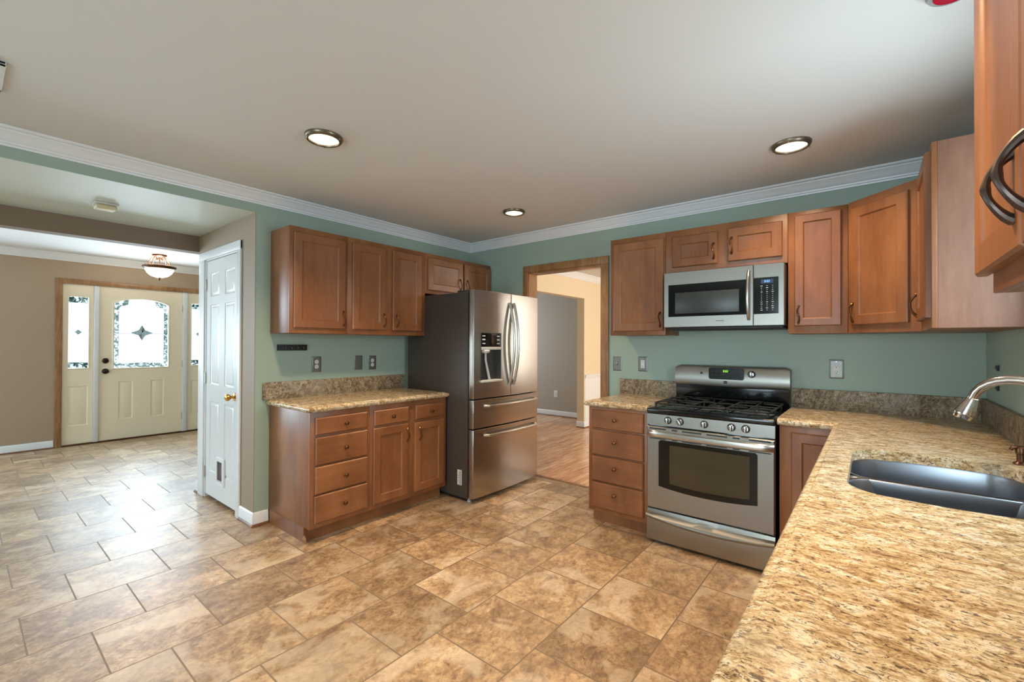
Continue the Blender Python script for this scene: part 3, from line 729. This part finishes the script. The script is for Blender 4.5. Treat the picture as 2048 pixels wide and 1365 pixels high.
# ------------------------------------------------------------------ microwave
r = thing('microwave', 'stainless over-the-range microwave with black glass door', 'microwave', (2.333, -.402, 1.458))
MWW, MH = .750, .392
MB().box(.003, MWW-.003, .024, .398, .004, MH-.004, .003).build('housing', mat('microwave_side', (70, 62, 54), .4), r)
MB().box(.02, MWW-.01, .02, .36, -.018, .004, .006).build('vent_base', BLACKM, r)
SX = .580
m = MB(); m.slab(0, SX-.002, 0, MH, .024, 0, [(.032, .552, .074, .303, [(.0, .003)])], e=.003); o = m.build('door', STEEL, r)
MB().box(.033, .5515, .0012, .003, .075, .302).build('door_glass', BLACKG, o)
MB().box(.080, .495, .0002, .0014, .096, .244, .0006).build('window_screen', MWG, o)
pts = [(.553, -.004-.040*math.sin(PI*k/14)**.6, .042+k/14*.310) for k in range(15)]
MB().tube(pts, .0125, 14, .8, side=(1, 0, 0)).build('handle', HANDM, o)
m = MB(); xx = .352
for w_ in (5, 4, 2, 5, 2, 5, 4, 2, 4, 5): m.box(xx, xx+w_*.001, -.0006, .0004, .0365, .0415); xx += (w_+1.4)*.001
m.build('brand_lettering', INK, o)
m = MB(); m.slab(SX+.001, MWW, 0, MH, .024, 0, [(SX+.0015, MWW-.030, .074, .306, [(.0, .003)])], e=.003); o = m.build('control_side', STEEL, r)
kp = MB().box(SX+.002, MWW-.031, .0008, .003, .0745, .3055).build('keypad', BLACKG, o)
MB().box(.622, .690, -.0002, .001, .268, .292).build('clock_display', BSCR, kp)
m = MB(); digits(m, '8:02', .642, .274, .013, -.0012, .001); m.build('clock_digits', BDIG, kp)
m = MB()
for row in range(13):
    for c_ in range(3):
        w_ = random.choice((.004, .006, .012, .010)) if row not in (4, 5, 6, 7) else .004
        xx = .625+c_*.031; zz = .252-row*.0128; m.box(xx-w_/2, xx+w_/2, -.0002, .001, zz-.0014, zz+.0014)
m.build('key_legends', GLOSSW, kp)

# ------------------------------------------------------------------ range
r = thing('gas_range', 'stainless gas range with black cooktop and oven window', 'range', (2.3115, -.660, 0))
RW = .7585
MB().box(.004, RW-.004, .030, .640, .03, .872, .003).build('range_body', BLACKE, r)
for fx in (.04, RW-.04):
    MB().lathe([(0, 0), (.018, 0), (.018, .02), (.008, .024), (.008, .035), (0, .035)], (fx, .10, 0), 'z', 12).build('foot', BLACKM, r)
    MB().lathe([(0, 0), (.018, 0), (.018, .02), (.008, .024), (.008, .035), (0, .035)], (fx, .56, 0), 'z', 12).build('foot', BLACKM, r)
# storage drawer with curved lip
m = MB()
def frow(z, y): return (z, y)
prof = [(.030, .020), (.206, .025)]
n = 20; rings = []
for k in range(n+1):
    t = k/n; x = RW*t; sag = .030*(1-(2*t-1)**2)
    rings.append([(x, .035, .024), (x, .004, .024), (x, .002, .030), (x, .004, .168-sag), (x, -.012, .178-sag), (x, -.016, .188-sag), (x, -.010, .198-sag*.8), (x, .010, .206-sag*.35), (x, .016, .226), (x, .035, .226)])
m.loft(rings); m.build('storage_drawer', STEEL, r)
# oven door
WX0, WX1, WZ0, WZ1 = .081, .672, .388, .700
m = MB(); m.slab(0, RW, .238, .786, .035, 0, [(WX0, WX1, .365, WZ1, [(.0, .0025)])], e=.006); o = m.build('oven_door', STEEL, r)
pts = [(WX0+.002+.0, WZ1-.012), (WX0+.014, WZ1-.001), (WX1-.014, WZ1-.001), (WX1-.002, WZ1-.012)]
bot = []
for k in range(17):
    t = k/16; bot.append((WX1-.002-(WX1-WX0-.004)*t, .392-.022*(1-(2*t-1)**2)))
m = MB(); m.prism(pts+bot, 'y', -.0015, .0025)
og = m.build('oven_glass', BLACKG, o)
pts = [(.155, .672), (.628, .672)] ; bot = [(.628-(.628-.155)*k/12, .420-.012*(1-(2*k/12-1)**2)) for k in range(13)]
MB().prism(list(reversed(pts))+list(reversed(bot)), 'y', -.0022, -.0012).build('oven_window', OVENG, og)
# lower corner infill in steel follows the curved window bottom
m = MB(); poly_ = [(WX0, .365), (WX1, .365)] + [(WX1-(WX1-WX0)*k/16, .3915-.022*(1-(2*k/16-1)**2)) for k in range(17)]
m.prism(poly_, 'y', -.0002, .0026); m.build('window_lower_trim', STEEL, o)
m = MB(); rings = []
for k in range(25):
    t = k/24; x = .002+(RW-.004)*t; bo = .030*(1-(2*t-1)**4)**.5+.004
    rings.append([(x, 0, .718), (x, -bo*.7, .716), (x, -bo, .722), (x, -bo-.004, .738), (x, -bo, .754), (x, -bo*.7, .760), (x, 0, .758)])
m.loft(rings); m.build('handle', HANDM, o)
m = MB()
for a, w_ in ((.02, .11), (.17, .035), (.235, .12), (.385, .12), (.535, .04), (.625, .115)):
    m.box(a, a+w_, -.0008, .004, .768, .776); m.box(a, a+w_, -.0008, .004, .703, .709)
m.build('vent_slots', BLACKM, o)
m = MB(); m.prism([(.004, .796), (.035, .796), (.035, .875), (.018, .875), (.006, .868)], 'x', 0, RW); cp = m.build('control_panel', STEEL, r)
def rknob(parent, x, y, z, rad=.0215, rot=0, mt=(KNOBW, BLACKM)):
    m = MB(); m.mi = 1; m.lathe([(0, 0), (rad*1.12, 0), (rad*1.12, -.004), (rad, -.006), (0, -.006)], (0, 0, 0), 'y', 26)
    m.mi = 0; m.lathe([(0, -.005), (rad*.92, -.005), (rad*.86, -.014), (rad*.7, -.018), (0, -.019)], (0, 0, 0), 'y', 26)
    m.mi = 0; m.box(-rad*.26, rad*.26, -.031, -.014, -rad*.86, rad*.86, .003); m.mi = 1; m.box(-rad*.40, -rad*.27, -.026, -.017, -rad*.75, rad*.75); m.box(rad*.27, rad*.40, -.026, -.017, -rad*.75, rad*.75)
    k = m.build('knob', list(mt), parent); k.location = (x, y, z); k.rotation_euler = (0, rot, 0); return k
for kx, ro in ((.143, .0), (.221, -.55), (.371, 0), (.528, 0), (.607, 0)): rknob(cp, kx, .005, .834, rot=ro)
# cooktop
m = MB(); m.box(-.002, RW+.002, .002, .600, .872, .905, .010, 3); m.box(.02, RW-.02, .03, .575, .9045, .909, .003); ct = m.build('cooktop', BLACKE, r)
BUR = [(.165, .17, .036), (.165, .43, .030), (.379, .30, .036), (.593, .17, .040), (.593, .43, .030)]
for bx_, by_, br in BUR:
    m = MB(); m.mi = 1; m.lathe([(0, .903), (br+.012, .903), (br+.010, .914), (br, .918), (0, .918)], (bx_, by_, 0), 'z', 24)
    m.mi = 0; m.lathe([(0, .917), (br-.004, .917), (br-.002, .921), (br-.005, .926), (0, .927)], (bx_, by_, 0), 'z', 24); m.build('burner', [IRON, DGREY], ct)
def rl(x0, x1, y0, y1, rad, z, n=5):
    return [(x, y, z) for x, y in rrect(x0, x1, y0, y1, rad, n)]
for gx0, gx1 in ((.030, .272), (.276, .482), (.486, .728)):
    m = MB(); q = rl(gx0, gx1, .045, .560, .03, .936); m.tube(q+[q[0], q[1]], .0058, 8, side=(0, 0, 1))
    cx = (gx0+gx1)/2; m.tube([(gx0, .302, .936), (gx1, .302, .936)], .0058, 8)
    for cy in ((.17, .43) if gx0 != .276 else (.30,)):
        for a in range(4):
            ca, sa = math.cos(a*PI/2), math.sin(a*PI/2)
            ex = (gx1-gx0)/2; ey = .125 if gx0 != .276 else .25
            m.tube([(cx+ca*ex, cy+sa*ey, .936), (cx+ca*ex*.6, cy+sa*ey*.6, .940), (cx+ca*.022, cy+sa*.022, .941)], [.0058, .0058, .004], 8)
    for fx in (gx0+.012, gx1-.012):
        for fy in (.056, .302, .548): m.tube([(fx, fy, .906), (fx, fy, .936)], .0065, 8)
    m.build('grate', IRON, ct)
# backguard
m = MB(); m.box(-.002, RW+.002, .588, .654, .88, 1.165, .006); bg = m.build('backguard', BLACKE, r)
m = MB(); rings = []
for k in range(25):
    t = k/24; x = -.004+(RW+.008)*t; low = 1.030-.010*math.sin(PI*t)+.0; tp = 1.180+.0; dx = min(t, 1-t)
    rr0 = max(0, 1-dx/.03); tp -= .014*rr0**2
    rings.append([(x, .640, low), (x, .585, low), (x, .576, low+.004), (x, .570, low+.020), (x, .574, 1.10), (x, .582, tp-.02), (x, .590, tp-.005), (x, .602, tp), (x, .650, tp)])
m.loft(rings); ps = m.build('steel_fascia', STEEL, bg)
m = MB(); m.prism([(x, z) for x, z in rrect(.245, .483, 1.082, 1.166, .014, 5)], 'y', .5695, .580); dp = m.build('clock_panel', mat('display_black', (26, 27, 25), .25), bg)
m = MB(); digits(m, '8:02', .345, 1.135, .015, .5680, .002); m.build('clock_digits', GDIG, dp)
KL = [(xx, xx+.015, zz) for xx in (.262, .290, .318, .400, .428, .452) for zz in (1.139, 1.110)] + [(.335, .36, 1.113), (.42, .445, 1.094)]
for xa, xb, zz in KL: MB().box(xa, xb, .5688, .5700, zz, zz+.0025).build('key_legend', DGREY, dp)
m = MB(); m.box(.349, .371, .5655, .572, 1.052, 1.060); m.box(.349, .371, .5655, .572, 1.062, 1.071); m.build('emblem', BLACKM, bg)
MB().box(.186, .199, .566, .575, 1.117, 1.131).build('sensor_window', BLACKM, bg)
rknob(bg, .531, .5725, 1.127, .022)

# ------------------------------------------------------------------ wall plates
def plate(label, loc, rot, kind, w=.080, h=.124, pm=None, cat='outlet'):
    r = thing('wall_outlet' if kind != 'switch' and kind != 'blank' else ('light_switch' if kind == 'switch' else 'blank_wall_plate'), label, cat, loc, rot)
    m = MB(); m.loft([[(x, y, z) for x, z in ((-w/2+i, -h/2+i), (w/2-i, -h/2+i), (w/2-i, h/2-i), (-w/2+i, h/2-i))] for i, y in ((0, -.0005), (0, -.002), (.008, -.0055), (.012, -.0055))]); m.build('cover_plate', pm or PLATE, r)
    if kind in ('duplex', 'gfci'):
        if kind == 'gfci': MB().box(-.0165, .0165, -.0075, -.005, -.034, .034, .001).build('receptacle', GLOSSW, r)
        for s_ in (1, -1):
            m = MB()
            if kind == 'duplex': m.lathe([(0, -.0052), (.0165, -.0052), (.0165, -.0072), (0, -.0075)], (0, 0, s_*.0195), 'y', 20)
            m.mi = 1; yy = -.0085 if kind == 'gfci' else -.0080
            m.box(-.0075, -.0055, yy, -.007, s_*.0195-.001, s_*.0195+.008); m.box(.0045, .0065, yy, -.007, s_*.0195-.001, s_*.0195+.008); m.lathe([(0, yy), (.0028, yy), (.0028, -.007), (0, -.007)], (0, 0, s_*.0195-.008), 'y', 10)
            m.build('socket', [GLOSSW, BLACKM], r)
        MB().lathe([(0, -.005), (.003, -.005), (.003, -.0068), (0, -.007)], (0, 0, 0.0 if kind == 'duplex' else .048), 'y', 10).build('screw', HINGE, r)
    if kind == 'switch':
        MB().box(-.006, .006, -.0065, -.005, -.013, .013).build('switch_slot', DGREY, r)
        m = MB(); m.prism([(-.005, -.004), (-.019, .006), (-.017, .011), (-.005, .006)], 'x', -.004, .004); m.build('toggle', GLOSSW, r)
    return r
plate('metal duplex outlet on the left wall, nearest the black hook strip', (.0005, -1.778, 1.165), R90, 'duplex')
plate('blank metal plate on the left wall between the two outlets', (.0005, -1.400, 1.167), R90, 'blank', cat='wall plate')
plate('metal duplex outlet on the left wall nearest the refrigerator', (.0005, -1.260, 1.164), R90, 'duplex')
plate('metal toggle switch plate beside the oak doorway casing', (1.781, -.0005, 1.169), 0, 'switch', cat='switch')
plate('metal-framed outlet above the small counter left of the range', (2.011, -.0005, 1.172), 0, 'gfci')
plate('metal-framed outlet on the back wall right of the range', (3.323, -.0005, 1.179), 0, 'gfci')
plate('white outlet low on the grey wall of the far room', (-1.078, 3.3995, .412), 0, 'duplex', pm=WHITE)
# hook strip
r = thing('hook_strip', 'black magnetic strip with four small hooks under the left wall cabinet', 'hook rack', (.0005, -1.974, 1.301), R90)
MB().box(-.113, .113, -.014, 0, -.023, .023, .002).build('backplate', BLACKM, r)
for k in range(4):
    o = MB().tube([(0, -.013, .006), (0, -.024, .004), (0, -.028, -.004), (0, -.022, -.009)], .0028, 8).build('hook', HINGE, r); o.location = (-.058+.046*k, 0, 0)
# clips on the right wall
for zz, lab in ((1.223, 'upper small black clip on the right wall behind the faucet'), (1.123, 'lower small black clip on the right wall behind the faucet')):
    r = thing('wall_clip', lab, 'clip', (3.9995, -.327, zz), -R90, )
    MB().box(-.012, .012, -.008, 0, -.014, .014, .002).build('clip_body', BLACKM, r); MB().box(-.005, .005, -.014, -.007, -.004, .012, .002).build('clip_tab', DGREY, r)

# ------------------------------------------------------------------ closet door (faces -Y)
r = MB(); r.slab(-1.004, -.296, .030, 2.040, YP+.037, YP+.002, [(a, b_, c, d_, [(.004, .004), (.012, .007), (.016, .007), (.030, .001), (.032, .001)]) for a, b_ in ((-.914, -.710), (-.590, -.386)) for c, d_ in ((1.73, 1.93), (.98, 1.66), (.24, .84))], e=.003)
cdr = r.build('door_1', DOORW); cdr['kind'] = 'structure'
b = MB(); yy = YP
b.box(-1.157, -1.028, yy-.016, yy, 0, 2.122, .004); b.box(-.301, -.236, yy-.016, yy, 0, 2.122, .004); b.box(-1.157, -.236, yy-.017, yy, 2.053, 2.123, .004)
b.box(-1.045, -1.010, yy-.004, yy+.12, 0, 2.055, .002); b.box(-.310, -.294, yy-.004, yy+.12, 0, 2.055, .002); b.box(-1.04, -.30, yy-.004, yy+.12, 2.044, 2.06, .002)
struct('trim_closet_casing', b, WHITE)
m = MB(); c_ = (-.362, YP+.002, .913)
m.lathe([(0, 0), (.032, 0), (.032, -.004), (.022, -.009), (.011, -.012), (.011, -.030), (.022, -.038), (.028, -.050), (.026, -.062), (.014, -.070), (0, -.071)], c_, 'y', 24); m.build('door_knob', BRASS, cdr)
for hz in (1.84, 1.03, .22):
    m = MB(); m.box(-1.022, -1.000, YP-.006, YP+.003, hz-.045, hz+.045, .001); m.lathe([(0, -.048), (.006, -.048), (.006, .048), (0, .048)], (-1.010, YP-.006, hz), 'z', 12); m.build('hinge', HINGE, cdr)
# pet door
m = MB(); m.slab(-.722, -.560, .165, .392, YP+.002, YP-.012, [(-.700, -.588, .195, .362, None)], e=.004); pf = m.build('pet_door', WHITE, cdr)
MB().box(-.700, -.588, YP-.006, YP+.0, .203, .362, .001).build('pet_flap', mat('smoked_flap', (48, 42, 44), .25), pf)
MB().box(-.690, -.600, YP-.009, YP-.005, .195, .207, .002).build('flap_weather_strip', LGREY, pf)

# ------------------------------------------------------------------ front door unit (faces +X)
def fxw(u): return u   # y coordinate is used directly as local x after rotation
fd = thing('front_door_unit', 'x', 'x', (FX, 0, 0), R90); 
# convert root into structure
for k in ('label', 'category'): del fd[k]
fd.name = 'door_2'; fd['kind'] = 'structure'
PR = [(.003, .003), (.010, .006), (.014, .006), (.026, .0015)]
m = MB(); m.slab(-2.415, -1.489, .018, 2.085, .045, .012, [(LY[0], LY[1], LY[2], LY[3], None)] + [(a, b_, .285, .800, PR) for a, b_ in ((-2.212, -2.062), (-1.862, -1.712))], e=.003)
ds_ = m.build('door_slab', DOORC, fd)
AZ = 1.872   # spring line of the arched lite
def arcz(x, lo=AZ, hi=1.945, a=LY[0], c=LY[1]): u = (x-(a+c)/2)/((c-a)/2); return lo+(hi-lo)*(math.sqrt(max(0, 1-(u*.92)**2))-math.sqrt(1-.92**2))/(1-math.sqrt(1-.92**2))
m = MB(); xs = [LY[0]+(LY[1]-LY[0])*k/24 for k in range(25)]
m.prism([(x, arcz(x)) for x in xs] + [(LY[1], 1.9455), (LY[0], 1.9455)], 'y', .012, .045)
# raised moulding around the lite
def mould(mb, pts, w=.022, hgt=.008, y=.012):
    n = len(pts); C = Vector((sum(p[0] for p in pts)/n, sum(p[1] for p in pts)/n)); rings = [[], [], [], []]
    for i, p in enumerate(pts):
        a = Vector(pts[i-1]); b_ = Vector(pts[(i+1) % n]); t = (b_-a).normalized(); nn = Vector((t.y, -t.x))
        if nn.dot(Vector(p)-C) < 0: nn = -nn
        for j, (o_, yy) in enumerate(((-.004, y+.02), (-.004, y-hgt*.6), (w*.4, y-hgt), (w, y))): q = Vector(p)+nn*o_; rings[j].append((q.x, yy, q.y))
    mb.loft(rings, cap0=False, cap1=False)
lite = [(LY[0], LY[2]), ((LY[0]+LY[1])/2, LY[2]), (LY[1], LY[2]), (LY[1], 1.4)] + [(x, arcz(x)) for x in reversed(xs)] + [(LY[0], 1.4)]
mould(m, lite); lf = m.build('lite_frame', DOORC, ds_)
# glass: border ring textured, centre clear
GY = .030
def gl_ring(mb, outer, inner, y):
    mb.loft([[(x, y, z) for x, z in outer], [(x, y, z) for x, z in inner]], cap0=False, cap1=False)
cx, cz = (LY[0]+LY[1])/2, 1.46
full = []
inner = []
for k in range(64):
    a = 2*PI*k/64; ca, sa = math.cos(a), math.sin(a)
    # ray to outline
    best = None
    lx = (LY[1]-LY[0])/2-.002; t = min(lx/abs(ca) if abs(ca) > 1e-6 else 9, (cz-LY[2])/abs(sa) if sa < -1e-6 else 9)
    if sa > 0:
        for _ in range(60):
            x_, z_ = cx+ca*t, cz+sa*t
            if z_ > arcz(x_)-.001: t *= .99
    full.append((cx+ca*t, cz+sa*t))
    u, v_ = ca*t/lx, sa*t/(.475); inner.append((cx+ca*t-(.050 if ca > 0 else -.050)*min(1, abs(ca*t)/lx*1.4)**3, cz+sa*t*1.0-(.05+.02*(1-min(1, abs(ca*t)/lx)))*(1 if sa > 0 else -1)*min(1, abs(sa*t)/.42)**4))
m = MB(); gl_ring(m, full, inner, GY); m.build('border_glass', PANET, lf)
m = MB(); m.mi = 0; m._f([m.b.verts.new((x, GY, z)) for x, z in inner]); m.build('centre_glass', PANE, lf)
m = MB(); m.tube([(x, GY-.002, z) for x, z in inner+[inner[0], inner[1]]], .0022, 6, side=(0, 1, 0))
for k in (2, 7, 12, 20, 25, 30, 34, 40, 44, 48, 52, 56, 62): m.tube([(full[k][0], GY-.002, full[k][1]), (inner[k][0], GY-.002, inner[k][1])], .0022, 6, side=(0, 1, 0))
m.tube([(inner[32][0], GY-.002, cz), (cx-.10, GY-.002, cz)], .0022, 6, side=(0, 1, 0)); m.tube([(cx+.10, GY-.002, cz), (inner[0][0], GY-.002, cz)], .0022, 6, side=(0, 1, 0))
m.build('caming', LEAD, lf)
# star motif
m = MB(); mm = MB()
for q in range(4):
    a = q*PI/2; d1 = (math.cos(a), math.sin(a)); d2 = (-math.sin(a), math.cos(a)); Lr = .12 if q % 2 == 0 else .105
    for s_ in (1, -1):
        pts = [(0, 0), (d1[0]*.035+d2[0]*.035*s_, d1[1]*.035+d2[1]*.035*s_), (d1[0]*Lr, d1[1]*Lr)]
        P3 = [(cx+x, GY-.003, cz+.012+z) for x, z in pts]
        (m if (q+s_) % 2 or s_ == 1 else mm)._f([(m if (q+s_) % 2 or s_ == 1 else mm).b.verts.new(p) for p in P3])
        b2 = [(cx+x, GY-.005, cz+.012+z) for x, z in pts[1:]]
        mm.tube(b2, .003, 6, side=(0, 1, 0))
    lp = [(cx+.052*math.cos(a+t), GY-.005, cz+.012+.05*math.sin(a+t)) for t in (0, .4, .8, 1.2, 1.57)]; mm.tube(lp, .003, 6, side=(0, 1, 0))
m.build('star_glass', PANEG, lf); mm.build('star_caming', LEAD, lf)
for hz_, hz_n in ((.948, 'door_knob'), (1.089, 'deadbolt')):
    m = MB(); m.lathe([(0, .012), (.036, .012), (.036, .004), (.026, -.002), (.014, -.004), (.014, -.022), (.028, -.030), (.030, -.044), (.020, -.052), (0, -.054)] if hz_n == 'door_knob' else [(0, .012), (.036, .012), (.036, .002), (.028, -.006), (.016, -.010), (0, -.011)], (-2.350, 0, hz_), 'y', 22); m.build(hz_n, DBRONZE, ds_)
for hz in (1.85, 1.02, .25): MB().box(-1.497, -1.478, .000, .012, hz-.05, hz+.05, .002).build('hinge', HINGE, ds_)
# sidelights
for a, b_ in ((-2.762, -2.468), (-1.429, -1.135)):
    l0, l1, z0_, z1_ = a+.052, b_-.052, 1.00, 1.925
    m = MB(); m.slab(a, b_, .018, 2.085, .045, .014, [(l0, l1, z0_, z1_, None), (l0, l1, .255, .765, PR)], e=.003); sl = m.build('sidelight', DOORC, fd)
    m = MB(); mould(m, [(l0, z0_), (l1, z0_), (l1, z1_), (l0, z1_)], .014, .006, .014); 
    mf = MB(); mf.slab(l0-.014, l1+.014, z0_-.014, z1_+.014, .016, .007, [(l0, l1, z0_, z1_, None)], e=.003); sf = mf.build('lite_frame', DOORC, sl); m.b.free()
    mcx = (l0+l1)/2
    m = MB(); m.box(l0, l1, GY, GY+.002, z0_+.075, z1_-.075); m.build('centre_glass', PANE, sf)
    m = MB(); m.box(l0, l1, GY, GY+.002, z0_, z0_+.073); m.box(l0, l1, GY, GY+.002, z1_-.073, z1_); m.build('border_glass', PANET, sf)
    m = MB()
    for zz in (z0_+.074, z1_-.074, 1.468): m.tube([(l0, GY-.003, zz), (l1, GY-.003, zz)], .0022, 6)
    for zz in (z0_, z1_-.074): m.tube([(mcx, GY-.003, zz), (mcx, GY-.003, zz+.074)], .0022, 6)
    q = .032; m.tube([(mcx-q, GY-.004, 1.468), (mcx, GY-.004, 1.468+q), (mcx+q, GY-.004, 1.468), (mcx, GY-.004, 1.468-q), (mcx-q, GY-.004, 1.468), (mcx, GY-.004, 1.468+q)], .0025, 6, side=(0, 1, 0)); m.build('caming', LEAD, sf)
    m = MB(); m._f([m.b.verts.new(p) for p in ((mcx-q, GY-.003, 1.468), (mcx, GY-.003, 1.468+q), (mcx+q, GY-.003, 1.468), (mcx, GY-.003, 1.468-q))]); m.build('star_glass', PANEG, sf)
m = MB()
for a, b_ in ((-2.467, -2.416), (-1.488, -1.430)): m.box(a, b_, -.006, .10, 0, 2.085, .003)
m.box(-2.768, -2.760, 0, .10, 0, 2.087); m.box(-1.137, -1.129, 0, .10, 0, 2.087); m.box(-2.768, -1.129, 0, .10, 2.083, 2.087)
m.build('door_frame', WHITE, fd)
MB().box(-2.768, -1.129, -.01, .12, 0, .018, .003).build('threshold', BRONZE, fd)
b = MB(); CY = (-2.829, -2.764, -1.133, -1.068)
b.box(FX, FX+.018, CY[0], CY[1], 0, 2.150, .004); b.box(FX, FX+.018, CY[2], CY[3], 0, 2.150, .004); b.box(FX, FX+.019, CY[0], CY[3], 2.086, 2.151, .004)
struct('trim_front_door_casing', b, OAK)

# ------------------------------------------------------------------ ceiling lights
def can(label, x, y, rad, power):
    r = thing('recessed_light', label, 'ceiling light', (x, y, H), 0, None)
    MB().lathe([(rad*.78, 0), (rad, 0), (rad*1.0, -.006), (rad*.96, -.016), (rad*.88, -.022), (rad*.80, -.021), (rad*.76, -.014), (rad*.76, -.002), (rad*.78, 0)], (0, 0, 0), 'z', 40, close=False).build('trim_ring', BRONZE if False else RING, r)
    MB().lathe([(0, -.001), (rad*.775, -.001), (rad*.775, -.012), (rad*.6, -.018), (rad*.40, -.020), (rad*.30, -.016), (0, -.015)], (0, 0, 0), 'z', 36).build('lens', LENS, r)
    for k in range(3):
        a = k*2*PI/3+.5; m = MB(); m.lathe([(0, 0), (.004, 0), (.004, -.005), (0, -.006)], (math.cos(a)*rad*.95, math.sin(a)*rad*.95, -.018), 'z', 10); m.build('screw', HINGE, r)
    l = bpy.data.lights.new('recessed_bulb', 'AREA'); l.shape = 'DISK'; l.size = rad*1.5; l.energy = power; l.color = WARM; l.spread = math.radians(125)
    lo = bpy.data.objects.new('recessed_bulb', l); COL.objects.link(lo); lo.parent = r; lo.location = (0, 0, -.026)
RING = mat('brushed_bronze_ring', (120, 106, 88), 0.35, 0.8)
can('bronze-ringed round recessed ceiling light nearest the hallway opening', 1.221, -2.381, .096, 20)
can('bronze-ringed round recessed ceiling light above the range and corner cabinets', 3.160, -.738, .096, 9.5)
can('bronze-ringed round recessed ceiling light above the refrigerator and doorway', 1.185, -.705, .092, 9)
can('bronze-ringed round recessed ceiling light near the sink, above the picture edge', 3.160, -2.381, .096, 16)
# smoke alarm in hallway
r = thing('smoke_alarm', 'small cream smoke alarm on the hallway ceiling', 'smoke alarm', (-.626, -2.967, ZH))
MB().box(-.062, .062, -.062, .062, -.012, 0, .004).build('mount', LGREY, r)
MB().box(-.050, .050, -.056, .056, -.040, -.012, .012, 3).build('alarm_body', SMOKE, r)
# ceiling vent at the left edge
r = thing('ceiling_vent', 'white metal air vent on the ceiling at the left edge', 'vent', (.69, -3.62, H))
m = MB()
m.box(-.155, .155, -.13, -.105, -.012, 0, .003); m.box(-.155, .155, .105, .13, -.012, 0, .003); m.box(-.155, -.13, -.13, .13, -.012, 0, .003); m.box(.13, .155, -.13, .13, -.012, 0, .003); m.build('frame', WHITE, r)
for k in range(6):
    o = MB().box(-.13, .13, -.002, .014, -.010, -.008).build('louver', WHITE, r); o.location = (0, -.09+.034*k, 0); o.rotation_euler = (.6, 0, 0)
MB().box(-.13, .13, -.105, .105, -.002, 0).build('duct_back', DGREY, r)
# red and clear glass pendant peeking in at the top edge
r = thing('glass_ceiling_shade', 'small red and clear glass ceiling shade cut off by the top edge', 'ceiling light', (3.700, -1.712, H))
MB().lathe([(0, 0), (.045, 0), (.045, -.008), (.03, -.012), (0, -.012)], (0, 0, 0), 'z', 24).build('canopy', DBRONZE, r)
MB().lathe([(.035, -.010), (.060, -.014), (.066, -.022), (.060, -.030), (.042, -.034), (.0, -.036)], (0, 0, 0), 'z', 32, close=False).build('shade', CLRG, r)
MB().lathe([(.0, -.0365), (.030, -.0362), (.047, -.0345), (.050, -.031), (.030, -.032), (0, -.033)], (0, 0, 0), 'z', 32).build('red_glass_centre', REDG, r)
# foyer semi-flush light
r = thing('foyer_ceiling_light', 'bronze scroll ceiling light with glowing alabaster bowl near the front door', 'ceiling light', (-3.60, -1.985, 2.462))
MB().lathe([(0, 0), (.075, 0), (.080, -.010), (.072, -.022), (.050, -.030), (.02, -.036), (0, -.036)], (0, 0, 0), 'z', 28).build('canopy', BRONZE, r)
MB().lathe([(.150, -.165), (.172, -.150), (.178, -.156), (.172, -.170), (.160, -.182), (.150, -.186), (.146, -.176), (.150, -.165)], (0, 0, 0), 'z', 40, close=False).build('rim', BRONZE, r)
MB().lathe([(.152, -.178), (.147, -.205), (.125, -.245), (.090, -.275), (.045, -.292), (0, -.297)], (0, 0, 0), 'z', 36, close=False).build('glass_bowl', BOWL, r)
MB().lathe([(0, -.290), (.016, -.294), (.018, -.302), (.008, -.308), (.010, -.318), (.006, -.330), (0, -.335)], (0, 0, 0), 'z', 16).build('finial', BRONZE, r)
MB().lathe([(0, -.03), (.006, -.03), (.006, -.29), (0, -.29)], (0, 0, 0), 'z', 10).build('stem', BRONZE, r)
for k in range(5):
    a = k*2*PI/5+.4; pts = []
    for (q, z) in ((.020, -.040), (.030, -.070), (.050, -.078), (.060, -.062), (.050, -.046), (.060, -.034), (.088, -.044), (.104, -.080), (.112, -.115), (.124, -.146), (.148, -.158), (.160, -.142), (.152, -.128), (.142, -.134)): pts.append((q*math.cos(a), q*math.sin(a), z))
    MB().tube(pts, .0048, 8).build('scroll_arm', BRONZE, r)
l = bpy.data.lights.new('foyer_bulb', 'POINT'); l.energy = 14; l.color = (1, .88, .7); l.shadow_soft_size = .05
lo = bpy.data.objects.new('foyer_bulb', l); COL.objects.link(lo); lo.parent = r; lo.location = (0, 0, -.11)
